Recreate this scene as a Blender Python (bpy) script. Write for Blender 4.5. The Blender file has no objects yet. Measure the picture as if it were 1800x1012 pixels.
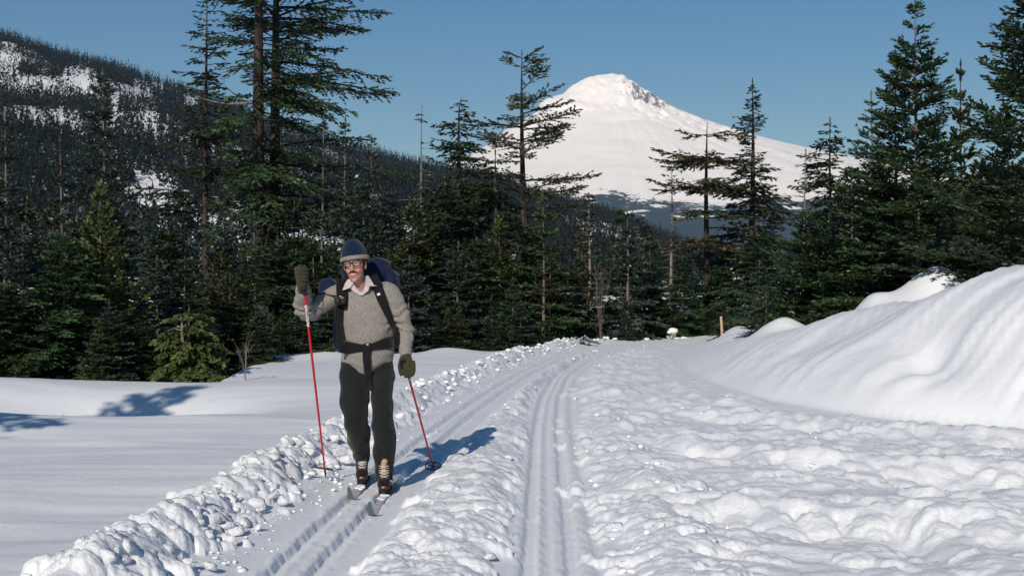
import bpy, bmesh, math, random
import numpy as np
from mathutils import Vector, Matrix

# ------------------------------------------------------------------ camera, sky, sun, exposure
S = bpy.context.scene
COL = S.collection
R = math.radians
FPX, CX, CY, CAMZ = 2250.0, 900.0, 506.0, 1.5      # focal length in photo pixels, picture centre, eye height
cam_d = bpy.data.cameras.new('camera'); cam = bpy.data.objects.new('camera', cam_d); COL.objects.link(cam)
cam.location = (0, 0, CAMZ); cam.rotation_euler = (R(90), 0, 0)
cam_d.sensor_width = 36.0; cam_d.lens = 36.0 * FPX / 1800.0
cam_d.clip_start = 0.1; cam_d.clip_end = 60000
S.camera = cam

SUN_AZ, SUN_EL = 15.0, 28.0        # shadows run this many degrees right of straight ahead
w = bpy.data.worlds.new('World'); S.world = w; w.use_nodes = True
nt = w.node_tree; nt.nodes.clear()
sky = nt.nodes.new('ShaderNodeTexSky'); sky.sky_type = 'NISHITA'; sky.sun_disc = False
sky.sun_elevation = R(SUN_EL); sky.sun_rotation = R(180 + SUN_AZ)
sky.altitude = 1200; sky.air_density = 1.0; sky.dust_density = 0.0; sky.ozone_density = 3.0
bg = nt.nodes.new('ShaderNodeBackground'); bg.inputs[1].default_value = 0.055
wo = nt.nodes.new('ShaderNodeOutputWorld')
hs = nt.nodes.new('ShaderNodeHueSaturation'); hs.inputs['Saturation'].default_value = 1.28; hs.inputs['Value'].default_value = 1.1
nt.links.new(sky.outputs[0], hs.inputs['Color']); nt.links.new(hs.outputs[0], bg.inputs[0]); nt.links.new(bg.outputs[0], wo.inputs[0])

sl = bpy.data.lights.new('sun', 'SUN'); sl.energy = 3.5; sl.angle = R(0.53); sl.color = (1.0, 0.95, 0.88)
sun = bpy.data.objects.new('sun', sl); COL.objects.link(sun)
sdir = Vector((math.sin(R(SUN_AZ)) * math.cos(R(SUN_EL)), math.cos(R(SUN_AZ)) * math.cos(R(SUN_EL)), -math.sin(R(SUN_EL))))
sun.rotation_euler = sdir.to_track_quat('-Z', 'Y').to_euler(); sun.location = (-6, -20, 14)

S.view_settings.view_transform = 'Standard'; S.view_settings.look = 'None'
S.view_settings.gamma = 1.0; S.view_settings.use_curve_mapping = False
S.view_settings.exposure = 0.18
S.cycles.use_denoising = True
S.cycles.max_bounces = 6; S.cycles.diffuse_bounces = 3; S.cycles.glossy_bounces = 2
S.cycles.transmission_bounces = 4; S.cycles.transparent_max_bounces = 8; S.cycles.volume_bounces = 0
S.cycles.caustics_reflective = False; S.cycles.caustics_refractive = False

# ------------------------------------------------------------------ helpers
def tag(o, label=None, cat=None, group=None, kind=None):
    if label: o['label'] = label
    if cat: o['category'] = cat
    if group: o['group'] = group
    if kind: o['kind'] = kind
    return o

def empty(name, loc=(0, 0, 0), rz=0.0):
    o = bpy.data.objects.new(name, None); COL.objects.link(o)
    o.location = loc; o.rotation_euler = (0, 0, rz); o.empty_display_size = 0.2
    return o

def link(name, me, mats=(), parent=None, smooth=True):
    o = bpy.data.objects.new(name, me); COL.objects.link(o)
    for m in ([mats] if not isinstance(mats, (list, tuple)) else mats): me.materials.append(m)
    if parent is not None: o.parent = parent
    if smooth: me.polygons.foreach_set('use_smooth', np.ones(len(me.polygons), bool))
    return o

def np_mesh(name, V, quads=None, tris=None, attr=None):
    me = bpy.data.meshes.new(name)
    V = np.asarray(V, np.float32).reshape(-1, 3)
    parts = []
    if quads is not None and len(quads): parts.append((np.asarray(quads, np.int32).reshape(-1, 4), 4))
    if tris is not None and len(tris): parts.append((np.asarray(tris, np.int32).reshape(-1, 3), 3))
    loops = np.concatenate([p.ravel() for p, k in parts])
    tot = np.concatenate([np.full(len(p), k, np.int32) for p, k in parts])
    st = np.concatenate([[0], np.cumsum(tot)[:-1]]).astype(np.int32)
    me.vertices.add(len(V)); me.vertices.foreach_set('co', V.ravel())
    me.loops.add(len(loops)); me.loops.foreach_set('vertex_index', loops)
    me.polygons.add(len(tot)); me.polygons.foreach_set('loop_start', st); me.polygons.foreach_set('loop_total', tot)
    if attr:
        for k, a in attr.items():
            at = me.attributes.new(k, 'FLOAT', 'POINT'); at.data.foreach_set('value', np.asarray(a, np.float32))
    me.update(); me.validate()
    return me

def px(x, y, d):                        # photo pixel at depth d -> point
    return np.array(((x - CX) / FPX * d, d, CAMZ - (y - CY) / FPX * d))

# numpy gradient noise
_rs = np.random.RandomState(7)
_perm = _rs.permutation(512).astype(np.int64); _perm = np.concatenate([_perm, _perm, _perm])
_g2 = np.stack([np.cos(np.linspace(0, 2*np.pi, 512, endpoint=False)), np.sin(np.linspace(0, 2*np.pi, 512, endpoint=False))], 1)
_g3 = _rs.normal(size=(512, 3)); _g3 /= np.linalg.norm(_g3, axis=1)[:, None]
def _f(t): return t*t*t*(t*(t*6-15)+10)
def n2(x, y):
    x = np.asarray(x, float); y = np.asarray(y, float)
    xi = np.floor(x).astype(np.int64); yi = np.floor(y).astype(np.int64); xf = x-xi; yf = y-yi
    xi &= 511; yi &= 511; u = _f(xf); v = _f(yf)
    def g(i, j, a, b):
        h = _perm[_perm[(xi+i) & 511] + ((yi+j) & 511)]; gr = _g2[h]; return gr[..., 0]*a + gr[..., 1]*b
    a = g(0, 0, xf, yf); b = g(1, 0, xf-1, yf); c = g(0, 1, xf, yf-1); d = g(1, 1, xf-1, yf-1)
    return 1.5*((a+(b-a)*u) + ((c+(d-c)*u)-(a+(b-a)*u))*v)
def n3(p):
    p = np.asarray(p, float); i = np.floor(p).astype(np.int64); f = p-i; i &= 511; u = _f(f)
    r = 0
    for dx in (0, 1):
        for dy in (0, 1):
            for dz in (0, 1):
                h = _perm[_perm[_perm[(i[..., 0]+dx) & 511] + ((i[..., 1]+dy) & 511)] + ((i[..., 2]+dz) & 511)]
                gr = _g3[h]
                dot = gr[..., 0]*(f[..., 0]-dx) + gr[..., 1]*(f[..., 1]-dy) + gr[..., 2]*(f[..., 2]-dz)
                wx = u[..., 0] if dx else 1-u[..., 0]; wy = u[..., 1] if dy else 1-u[..., 1]; wz = u[..., 2] if dz else 1-u[..., 2]
                r = r + dot*wx*wy*wz
    return 1.6*r
def fbm(x, y, o=4, ox=0.0):
    r = 0; a = 1.0; k = 1.0
    for i in range(o):
        r = r + a*n2(x*k+ox+i*17.3, y*k-ox+i*9.1); a *= 0.5; k *= 2.03
    return r
def sstep(a, b, x):
    t = np.clip((np.asarray(x, float)-a)/(b-a), 0, 1); return t*t*(3-2*t)

# ------------------------------------------------------------------ materials
def mat(name, base=(0.8, 0.8, 0.8), rough=0.7, spec=0.3, metal=0.0):
    m = bpy.data.materials.new(name); m.use_nodes = True
    n = m.node_tree; b = n.nodes['Principled BSDF']
    b.inputs['Base Color'].default_value = (*base, 1); b.inputs['Roughness'].default_value = rough
    b.inputs['Specular IOR Level'].default_value = spec; b.inputs['Metallic'].default_value = metal
    return m
def nd(m, t, **k):
    n = m.node_tree.nodes.new(t)
    for a, v in k.items():
        if a in n.inputs: n.inputs[a].default_value = v
        else: setattr(n, a, v)
    return n
def lk(m, a, b): m.node_tree.links.new(a, b)
def bsdf(m): return m.node_tree.nodes['Principled BSDF']
def ramp(m, fac, stops):
    r = nd(m, 'ShaderNodeValToRGB'); e = r.color_ramp.elements
    while len(e) < len(stops): e.new(0.5)
    for i, (p, c) in enumerate(stops): e[i].position = p; e[i].color = (*c, 1) if len(c) == 3 else c
    lk(m, fac, r.inputs[0]); return r.outputs[0]
def noise(m, scale, detail=3, rough=0.5, coord=None, stretch=None):
    t = nd(m, 'ShaderNodeTexNoise'); t.inputs['Scale'].default_value = scale
    t.inputs['Detail'].default_value = detail; t.inputs['Roughness'].default_value = rough
    if coord is None:
        coord = nd(m, 'ShaderNodeTexCoord').outputs['Object']
    if stretch:
        mp = nd(m, 'ShaderNodeMapping'); mp.inputs['Scale'].default_value = stretch
        lk(m, coord, mp.inputs[0]); coord = mp.outputs[0]
    lk(m, coord, t.inputs['Vector'])
    return t.outputs['Fac']
def bump(m, h, strength=0.3, dist=0.02, prev=None):
    b = nd(m, 'ShaderNodeBump'); b.inputs['Strength'].default_value = strength; b.inputs['Distance'].default_value = dist
    lk(m, h, b.inputs['Height'])
    if prev is not None: lk(m, prev, b.inputs['Normal'])
    lk(m, b.outputs[0], bsdf(m).inputs['Normal']); return b.outputs[0]
def mixc(m, f, a, b):
    x = nd(m, 'ShaderNodeMix'); x.data_type = 'RGBA'
    for s, v in ((6, a), (7, b)):
        if isinstance(v, tuple): x.inputs[s].default_value = (*v, 1)
        else: lk(m, v, x.inputs[s])
    if isinstance(f, float): x.inputs[0].default_value = f
    else: lk(m, f, x.inputs[0])
    return x.outputs[2]
def attrn(m, name):
    a = nd(m, 'ShaderNodeAttribute'); a.attribute_name = name; return a.outputs['Fac']

def snow_mat(name):
    m = mat(name, (0.84, 0.86, 0.88), 0.55, 0.25)
    lk(m, ramp(m, noise(m, 1.3, 4), [(0.3, (0.80, 0.825, 0.855)), (0.7, (0.87, 0.885, 0.90))]), bsdf(m).inputs['Base Color'])
    ml = nd(m, 'ShaderNodeMath', operation='MULTIPLY'); lk(m, noise(m, 16.0, 7, 0.68), ml.inputs[0]); lk(m, attrn(m, 'rough'), ml.inputs[1])
    b0 = bump(m, ml.outputs[0], 1.0, 0.055)
    b1 = bump(m, noise(m, 9.0, 6, 0.62), 0.25, 0.03, b0)
    bump(m, noise(m, 85.0, 4, 0.7), 0.5, 0.006, b1)
    return m
M = {}
M['snow'] = snow_mat('snow')
M['clod'] = mat('snow_clod', (0.84, 0.86, 0.88), 0.6, 0.2); bump(M['clod'], noise(M['clod'], 2.6, 4, 0.6), 0.5, 0.10)
def bark(name, c0, c1, sc=9.0):
    m = mat(name, c0, 0.9, 0.1)
    f = noise(m, sc, 5, 0.6, stretch=(1, 1, 0.16))
    lk(m, ramp(m, f, [(0.32, c0), (0.68, c1)]), bsdf(m).inputs['Base Color']); bump(m, f, 0.9, 0.05)
    return m
M['bark_fir'] = bark('bark_fir', (0.022, 0.018, 0.016), (0.085, 0.070, 0.062), 7)
M['bark_young'] = bark('bark_young', (0.06, 0.05, 0.04), (0.24, 0.21, 0.18), 14)
M['bark_dead'] = bark('bark_dead', (0.12, 0.10, 0.085), (0.32, 0.28, 0.245), 12)
def leaf(name, dark, light, rough=0.5, spec=0.35):
    m = mat(name, dark, rough, spec)
    oi = nd(m, 'ShaderNodeObjectInfo')
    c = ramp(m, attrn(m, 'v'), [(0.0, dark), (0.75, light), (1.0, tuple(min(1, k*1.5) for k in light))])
    hs = nd(m, 'ShaderNodeHueSaturation'); lk(m, c, hs.inputs['Color'])
    mr = nd(m, 'ShaderNodeMapRange'); lk(m, oi.outputs['Random'], mr.inputs[0]); mr.inputs[3].default_value = 0.75; mr.inputs[4].default_value = 1.25
    lk(m, mr.outputs[0], hs.inputs['Value'])
    mr2 = nd(m, 'ShaderNodeMapRange'); lk(m, oi.outputs['Random'], mr2.inputs[0]); mr2.inputs[3].default_value = 0.485; mr2.inputs[4].default_value = 0.52
    lk(m, mr2.outputs[0], hs.inputs['Hue'])
    lk(m, hs.outputs[0], bsdf(m).inputs['Base Color'])
    return m
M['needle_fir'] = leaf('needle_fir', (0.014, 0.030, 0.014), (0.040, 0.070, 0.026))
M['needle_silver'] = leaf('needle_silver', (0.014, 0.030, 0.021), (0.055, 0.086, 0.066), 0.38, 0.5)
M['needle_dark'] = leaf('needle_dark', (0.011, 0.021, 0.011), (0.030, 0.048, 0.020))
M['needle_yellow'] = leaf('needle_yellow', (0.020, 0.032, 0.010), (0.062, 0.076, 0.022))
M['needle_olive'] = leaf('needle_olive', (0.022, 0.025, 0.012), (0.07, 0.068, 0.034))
# ------------------------------------------------------------------ snow ground (one sheet out to the horizon)
YL = np.array([0, 6.6, 9.5, 14.4, 18.3, 22.6, 27.7, 33, 38, 44, 60]); XL = np.array([-1.2, -1.17, -1.035, -.66, -.27, .25, 1.05, 2.3, 4.3, 8.5, 26])
YR = np.array([0, 6.6, 9.8, 13.8, 17.4, 21.9, 27.2, 32.5, 38, 44, 60]); XR = np.array([.1, .2, .28, .38, .53, .86, 1.6, 2.85, 4.9, 9.1, 26.5])
YT = np.array([-5, 6, 10, 13.5, 14.7, 17.4, 21, 25, 30, 34, 38, 44, 60]); XT = np.array([18, 11.5, 7.6, 5.3, 4.15, 3.4, 3.2, 3.35, 4.2, 5.0, 7.0, 11, 28])
YH = np.array([0, 10, 14, 17, 18, 20, 22, 24, 28, 34, 40, 60]); HB = np.array([2.1, 2.0, 1.85, 1.66, 1.52, 1.18, .88, .62, .5, .42, .5, .6])
EDX = np.array([-400, 0, 385, 480, 600, 800, 900, 1000, 1100, 1200, 1290, 1330, 1400, 1500, 1640, 1800, 2200])
EDD = np.array([19.3, 19.3, 19.6, 25, 26.5, 28.5, 30, 33, 36, 38.5, 38.5, 26, 24.6, 23, 23, 21.5, 20])
def edge_d(pxx): return np.interp(pxx, EDX, EDD)
def smooth_line(Y, X):                      # densify a polyline in y with soft corners
    yy = np.linspace(Y[0], Y[-1], 1200); xx = np.interp(yy, Y, X)
    k = np.hanning(61); k /= k.sum(); xp = np.pad(xx, 30, mode='edge'); xp[:30] = xx[0]; xs = np.convolve(xp, k, 'valid')
    return yy, xs
_L = smooth_line(YL, XL); _R = smooth_line(YR, XR); _T = smooth_line(YT, XT)
def xl_(y): return np.interp(y, *_L)
def xr_(y): return np.interp(y, *_R)
def xt_(y): return np.interp(y, *_T)
def gauss(x, y, cx, cy, sx, sy): return np.exp(-((x-cx)/sx)**2-((y-cy)/sy)**2)

def seg_ridge(x, y, pts, wid):              # soft ridge along a polyline
    best = np.full(np.shape(x), 9.0)
    for (ax, ay), (bx, by) in zip(pts[:-1], pts[1:]):
        vx, vy = bx-ax, by-ay; t = np.clip(((x-ax)*vx+(y-ay)*vy)/(vx*vx+vy*vy), 0, 1)
        best = np.minimum(best, np.hypot(x-ax-t*vx, y-ay-t*vy))
    return np.exp(-(best/wid)**2)
OLD_TRACKS = [[(1.0, 18.5), (1.9, 15.6), (3.2, 13.6), (5.2, 12.1), (8, 11)], [(1.0, 13.0), (1.7, 11.6), (2.7, 10.6), (4.2, 9.9), (7, 9.2)],
              [(.75, 9.6), (1.4, 8.6), (2.3, 8.0), (3.6, 7.4), (6, 6.5)]]

def G(x, y, detail=True):
    x = np.asarray(x, float); y = np.asarray(y, float); d = np.hypot(x, y)
    yc = np.clip(y, -5, 60)
    xl, xr, xt = xl_(yc), xr_(yc), xt_(yc)
    near = 1 - sstep(45, 60, d)
    a = x - xl; b = x - xr
    z = np.zeros_like(x)
    # open snow left of the trail
    fl = sstep(-.5, -.95, a)
    z += fl*(.07 + .05*n2(x/3.1+3, y/2.2) + .012*n2(x/1.3, y/.5) + .006*n2(x/.9+4, y/.22))
    z += -.62*gauss(x, y, -5.25, 16.1, 1.75, 1.25) + .20*gauss(x, y, -6.3, 13.2, 1.5, .9) + .05*gauss(x, y, -3.2, 14.0, 1.2, .7)
    z += .12*gauss(x, y, -8.0, 18.3, 1.8, 1.1) + .20*gauss(x, y, -5.1, 26.3, .8, .9) + .15*gauss(x, y, -3.9, 26.8, .6, .7) + .12*gauss(x, y, -1.6, 29, .6, .6)
    # forest floor drops a little behind the edge of the open snow
    pxx = CX + FPX*x/np.maximum(y, .5)
    ed = edge_d(pxx)
    lf = sstep(1330, 1250, pxx)
    z += np.where(y > 2, -lf*(.34*sstep(0.0, 2.6, y-ed) + .02*np.clip(y-ed-2, 0, 60)) + sstep(1, 4, y-ed)*.22*n2(x/2.3, y/2.1), 0)
    # banks of broken snow beside the tracks
    rag = .75+.5*n2(x*2.1, y*1.3)
    z += near*(.15*rag*np.exp(-((a+.80)/.21)**2) + .035*np.exp(-((a+.42)/.16)**2)*rag)
    xm = (xl+xr)/2+.06; wm = np.clip((xr-xl)*.5-.36, .06, .4)
    z += near*.075*rag*np.exp(-np.abs((x-xm)/wm)**3)
    z += near*.06*rag*np.exp(-((b-.62)/.22)**2)
    # trodden snow between the right track and the bank
    tr = sstep(.45, .85, b)*sstep(.1, .9, xt-x)*near
    z += tr*(.045 + .055*n2(x/1.3, y/1.0) + .022*n2(x/.5+9, y/.42) + .016*n2(x/.2, y/.16))
    for i, pts in enumerate(OLD_TRACKS):
        z += tr*.075*seg_ridge(x, y, pts, .26)*(.6+.5*n2(x*1.7+i*5, y*1.7))
        z += -tr*.05*seg_ridge(x, y, [(p+.1, q-.75) for p, q in pts], .28)
    z += -tr*.05*gauss(x, y, 2.28, 7.2, .10, .5) + tr*.06*sstep(2.3, 2.5, x)*sstep(8.1, 7.75, y)*sstep(5.5, 6.3, y)
    # tracks: two grooves each, on a levelled band
    wob = .012*n2(y*2.7, x*0+3)
    for xc, hw, gd in ((xl, .11, .045), (xr, .12, .034)):
        t = np.abs(x-xc+wob*.3)
        band = np.exp(-(t/(.36 if gd > .04 else .33))**6)*near
        z = z*(1-band*.92)
        for s in (-1, 1):
            q = np.abs(x-xc-s*hw+wob*.25)
            z += -near*gd*(1-sstep(.026, .052, q + .010*n2(x*4+y*1.3, y*7)+.006*n2(x*9, y*17)))
            z += near*.008*np.exp(-((q-.075)/.022)**2)*(.5+n2(x*9+y*3, y*5.3))
        if gd < .04:
            for s in (-.02, .27): z += -near*.016*(1-sstep(.01, .05, np.abs(x-xc-s)))
    # the snow bank on the right
    s_ = (x-xt); wb = np.interp(yc, [6, 14, 17, 20, 24, 30, 40], [4.2, 3.6, 3.5, 2.7, 2.0, 1.6, 2.0])
    u = np.clip(s_/wb, 0, 1); hb = np.interp(yc, YH, HB)
    lean = y - .22*s_ + .35*n2(x*.55, y*.45)
    run = (n2(lean*1.5, s_*.22+7)*.6 + .5*n2(lean*3.4+11, s_*.35) + .34*n2(lean*8.1, s_*.5+3) + .16*n2(lean*17, s_*.8+1))
    z += near*np.where(s_ > 0, hb*np.sin(u*np.pi/2)**.92 + np.clip(s_-wb, 0, 12)*.04 + hb**.6*.052*run*sstep(0, .5, s_)*(1-.6*sstep(.85, 1.3, s_/wb)) + .16*hb*n2(x*.5+2, y*.4)*sstep(.1, 1.2, s_), 0)
    z += -.16*gauss(x, y, 5.05, 15.2, .28, .5)*(s_ > 0) + .10*gauss(x, y, 4.6, 15.9, .5, .5)
    z += .85*gauss(x, y, 7.05, 21.2, .75, .8) + .33*gauss(x, y, 6.05, 21.6, .33, .5) + .26*gauss(x, y, 5.0, 23.6, .42, .5) + .16*gauss(x, y, 5.35, 30.5, .3, .35)
    # beyond the trees
    z += -3.5*sstep(60, 160, d) - 10*sstep(400, 3000, d)*sstep(0, 1, x*0+1)
    return z

# polar sheet centred under the viewpoint: dense where the trail lies, coarse elsewhere
an = np.concatenate([np.linspace(-180, -30, 26)[:-1], np.arange(-30, -24, .25), np.arange(-24, 24.0, .074), np.arange(24, 30, .25), np.linspace(30, 180, 26)[:-1]])
ar = np.deg2rad(an)
py_ = np.linspace(318, 36, 370)
rr = np.concatenate([np.array([.6, 1.2, 2, 3, 4, 5, 5.6]), 1280*1.5/py_, np.geomspace(54.5, 17000, 70)])
RRg, AAg = np.meshgrid(rr, ar, indexing='ij')
gx = RRg*np.sin(AAg); gy = RRg*np.cos(AAg)
gz = G(gx, gy)
# rounded lumps and pressed clods in the trodden snow
rng = np.random.RandomState(11)
lump = np.zeros_like(gz)
def add_lumps(n, fx, fr, fh, flat=.5):
    for _ in range(n):
        cx, cy = fx(); r = fr(); h = fh()*r; d = math.hypot(cx, cy); A = math.atan2(cx, cy)
        if abs(A) > .44 or d < 6 or d > 45: continue
        e = rng.uniform(.55, 1.0); th = rng.uniform(0, 3.14); c, s = math.cos(th), math.sin(th)
        i0, i1 = np.searchsorted(rr, [d-r, d+r]); j0, j1 = np.searchsorted(ar, [A-r/d, A+r/d])
        if i1 <= i0 or j1 <= j0: continue
        X = gx[i0:i1, j0:j1]-cx; Y = gy[i0:i1, j0:j1]-cy
        q = ((X*c+Y*s)/r)**2 + ((-X*s+Y*c)/(r*e))**2 + .35*n2(X*3/r+cx*9, Y*3/r+cy*9)
        v = h*np.clip(1-q, 0, 1)**flat
        lump[i0:i1, j0:j1] = np.maximum(lump[i0:i1, j0:j1], v)
def f_mid():
    y = rng.uniform(6, 14)**1 if rng.rand() < .7 else rng.uniform(12, 30); xa, xb = xl_(y), xr_(y)
    hw = max(.05, (xb-xa)*.5-.36); return (xa+xb)/2+.06+rng.uniform(-1, 1)*hw, y
def f_right():
    y = rng.uniform(6, 14) if rng.rand() < .7 else rng.uniform(12, 32); return xr_(y)+.62+rng.normal()*.17, y
def f_left():
    y = rng.uniform(6, 16) if rng.rand() < .6 else rng.uniform(12, 36); return xl_(y)-.80+rng.normal()*.15, y
def f_tr():
    y = rng.uniform(6, 13) if rng.rand() < .6 else rng.uniform(12, 28); xa = xr_(y)+.5; xb = xt_(y)-.2; return xa+(xb-xa)*rng.rand()**1.2, y
def f_old():
    p = OLD_TRACKS[rng.randint(3)]; k = rng.randint(len(p)-1); t = rng.rand()
    return p[k][0]*(1-t)+p[k+1][0]*t+rng.normal()*.17, p[k][1]*(1-t)+p[k+1][1]*t+rng.normal()*.2
add_lumps(1500, f_mid, lambda: rng.uniform(.04, .14), lambda: rng.uniform(.3, .6))
add_lumps(1300, f_right, lambda: rng.uniform(.025, .10), lambda: rng.uniform(.3, .65))
add_lumps(1400, f_left, lambda: rng.uniform(.04, .11), lambda: rng.uniform(.5, .9))
add_lumps(1100, f_tr, lambda: rng.uniform(.04, .22)*rng.uniform(.4, 1), lambda: rng.uniform(.15, .4))
add_lumps(2600, f_tr, lambda: rng.uniform(.02, .075), lambda: rng.uniform(.2, .45))
add_lumps(1300, f_old, lambda: rng.uniform(.04, .16), lambda: rng.uniform(.2, .5))
gz = gz + lump
ga = gx-xl_(np.clip(gy, -5, 60)); gb = gx-xr_(np.clip(gy, -5, 60)); gt = xt_(np.clip(gy, -5, 60))-gx
rough = np.clip(.35*np.exp(-((ga+.8)/.3)**2) + .28*sstep(.36, .5, ga)*sstep(-.28, -.36, gb) + sstep(.38, .6, gb)*sstep(.0, .7, gt)*.24 + .06*sstep(.2, -.3, gt), 0, 1)*(gy > 4)
nR, nA = gx.shape
V = np.stack([gx, gy, gz], -1).reshape(-1, 3)
ii, jj = np.meshgrid(np.arange(nR-1), np.arange(nA), indexing='ij')
j2 = (jj+1) % nA
Q = np.stack([ii*nA+jj, ii*nA+j2, (ii+1)*nA+j2, (ii+1)*nA+jj], -1).reshape(-1, 4)[:, ::-1]
rough = np.append(rough.ravel(), 0)
V = np.concatenate([V, [[0, 0, G(np.array(0.), np.array(0.))]]]); cidx = len(V)-1
T = np.stack([np.full(nA, cidx), (np.arange(nA)+1) % nA, np.arange(nA)], -1)[:, ::-1]
ground = link('snow_ground', np_mesh('snow_ground', V, Q, T, {'rough': rough}), M['snow'])
tag(ground, 'trodden white snow with ski tracks and open drifts beside the forest', None, None, 'structure')
def gz_at(x, y): return float(G(np.array([x]), np.array([y]))[0])

# ------------------------------------------------------------------ broken snow clods
def clod_meshes(n, sub):
    out = []
    for k in range(n):
        bm = bmesh.new(); bmesh.ops.create_icosphere(bm, subdivisions=sub, radius=1.0)
        P = np.array([v.co[:] for v in bm.verts])
        # a few flat breaks, then soft lumps
        Q_ = P.copy()
        for _ in range(9):
            nrm = rng.normal(size=3); nrm /= np.linalg.norm(nrm); lim = rng.uniform(.45, .8)
            dd = Q_@nrm; Q_ -= np.maximum(dd-lim, 0)[:, None]*nrm*.95
        Q_ *= (1+.30*n3(P*1.5+k*7.7)+.16*n3(P*3.6+k*3.1))[:, None]
        Q_ *= np.array([1, rng.uniform(.55, 1), rng.uniform(.4, .75)])
        for v, c in zip(bm.verts, Q_): v.co = c
        me = bpy.data.meshes.new('snow_clod'); bm.to_mesh(me); bm.free()
        me.polygons.foreach_set('use_smooth', np.ones(len(me.polygons), bool)); me.materials.append(M['clod'])
        out.append(me)
    return out
CL = clod_meshes(14, 2); CLlow = clod_meshes(8, 1)
clods = []
def scatter(n, fx, fr, lift):
    for _ in range(n):
        x, y = fx(); 
        if y < 5.8 or abs(x/y) > .43: continue
        r = fr(); clods.append((x, y, gz_at(x, y)+lift*r+rng.uniform(-.2, .5)*r, r))
def f_left2():
    y = rng.uniform(6, 13) if rng.rand() < .55 else rng.uniform(12, 36); return xl_(y)-.80+rng.normal()*.17, y
def f_left3():
    y = rng.uniform(6, 13) if rng.rand() < .55 else rng.uniform(12, 36); return xl_(y)-.55+abs(rng.normal())*.2, y
scatter(1150, f_left2, lambda: rng.uniform(.03, .085)*rng.uniform(.55, 1), .35)
scatter(380, f_left3, lambda: rng.uniform(.008, .03)*rng.uniform(.5,1), .2)
scatter(420, f_mid, lambda: rng.uniform(.015, .06), .15)
scatter(300, f_right, lambda: rng.uniform(.012, .045), .2)
scatter(150, f_old, lambda: rng.uniform(.012, .04), .2)
scatter(60, f_tr, lambda: rng.uniform(.01, .03), .2)
c = px(185, 975, 7.35); clods.append((c[0], c[1], gz_at(c[0], c[1])+.02, .10))
clods.sort(key=lambda c: -c[3]/math.hypot(c[0], c[1]))
for k, (x, y, z, r) in enumerate(clods[:290]):
    o = bpy.data.objects.new('snow_clod', CL[k % len(CL)]); COL.objects.link(o); o.parent = ground
    o.location = (x, y, z); o.scale = (r,)*3; o.rotation_euler = (rng.uniform(-.5, .5), rng.uniform(-.5, .5), rng.uniform(0, 6.28))
VV, TT, off = [], [], 0
base = []
for me in CLlow:
    v = np.empty(len(me.vertices)*3, np.float32); me.vertices.foreach_get('co', v)
    t = np.empty(len(me.polygons)*3, np.int32); me.loops.foreach_get('vertex_index', t); base.append((v.reshape(-1, 3), t.reshape(-1, 3)))
for k, (x, y, z, r) in enumerate(clods[290:]):
    v, t = base[k % len(base)]; th = rng.uniform(0, 6.28); cc, ss = math.cos(th), math.sin(th)
    v = v@np.array([[cc, ss, 0], [-ss, cc, 0], [0, 0, 1]])*r+np.array([x, y, z]); VV.append(v); TT.append(t+off); off += len(v)
rub = link('snow_rubble', np_mesh('snow_rubble', np.concatenate(VV), None, np.concatenate(TT)), M['clod'], ground)
rub['kind'] = 'stuff'

# ------------------------------------------------------------------ far peak
D = 12500.0
lp = np.array([[1080, 130], [1060, 131], [1030, 138], [1005, 152], [987, 168], [958, 176], [947, 184], [944, 198], [915, 216], [885, 232], [868, 248], [850, 262], [800, 290], [700, 335], [500, 390], [0, 470], [-900, 506]], float)
rp = np.array([[1080, 130], [1098, 134], [1112, 146], [1130, 160], [1160, 180], [1200, 202], [1240, 218], [1300, 240], [1350, 254], [1400, 266], [1450, 277], [1500, 288], [1560, 300], [1650, 320], [1800, 352], [2100, 405], [3200, 506]], float)
ul = (1080-lp[:, 0])/FPX*D; hl = (CY-lp[:, 1])/FPX*D; ur = (rp[:, 0]-1080)/FPX*D; hr = (CY-rp[:, 1])/FPX*D
fv = np.array([0, 250, 600, 1000, 2000, 3300, 4500, 6000, 7500, 12000]); fh = np.array([2089, 1960, 1700, 1500, 1090, 610, 330, 110, 0, -60])
uu = np.concatenate([np.arange(-9500, -2600, 150), np.arange(-2600, 3600, 18), np.arange(3600, 9500, 150)])
vv = np.concatenate([np.arange(-2500, -200, 150), np.arange(-200, 1600, 20), np.arange(1600, 4200, 32), np.arange(4200, 7600, 110)])
UU, VVv = np.meshgrid(uu, vv, indexing='ij')
rad = np.hypot(UU, VVv)+1e-6; c2 = (UU/rad)**2
side = np.where(UU < 0, np.interp(rad, ul, hl), np.interp(rad, ur, hr))
hh = side*c2+np.interp(rad, fv, fh)*(1-c2)
phi = np.arctan2(UU, VVv)
amp = sstep(0, 500, rad)*(1-sstep(5000, 7500, rad))
rdg = 1-np.abs(fbm(UU/620+4, VVv/620, 5))
gul = n2(phi*7, rad/2600)*.6+n2(phi*17, rad/1500)*.35+.2*n2(phi*38, rad/800)
hh += amp*(16*gul*sstep(200, 1500, rad)*(1-.75*c2**4) + 12*(rdg-.6)*(1-.7*c2**6))
crag = gauss(UU, VVv, 260, 330, 330, 420)+.5*gauss(UU, VVv, -430, 350, 260, 300)+.55*gauss(UU, VVv, 900, 700, 500, 500)
rg = 1-np.abs(fbm(UU/110, VVv/260, 4, 3.3))
hh += crag*75*(rg-.62)
gxx = np.gradient(hh, uu, axis=0); gyy = np.gradient(hh, vv, axis=1); slope = np.hypot(gxx, gyy)
rock = np.clip(.72*np.clip(crag, 0, 1), 0, 1)
rock = np.maximum(rock, .62*sstep(1900, 2600, UU)*sstep(2200, 300, VVv))
rock = np.maximum(rock, .42*sstep(500, 1400, UU)*sstep(3200, 1800, VVv))
tl = 640+90*fbm(UU/800, VVv/800, 3)
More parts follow.
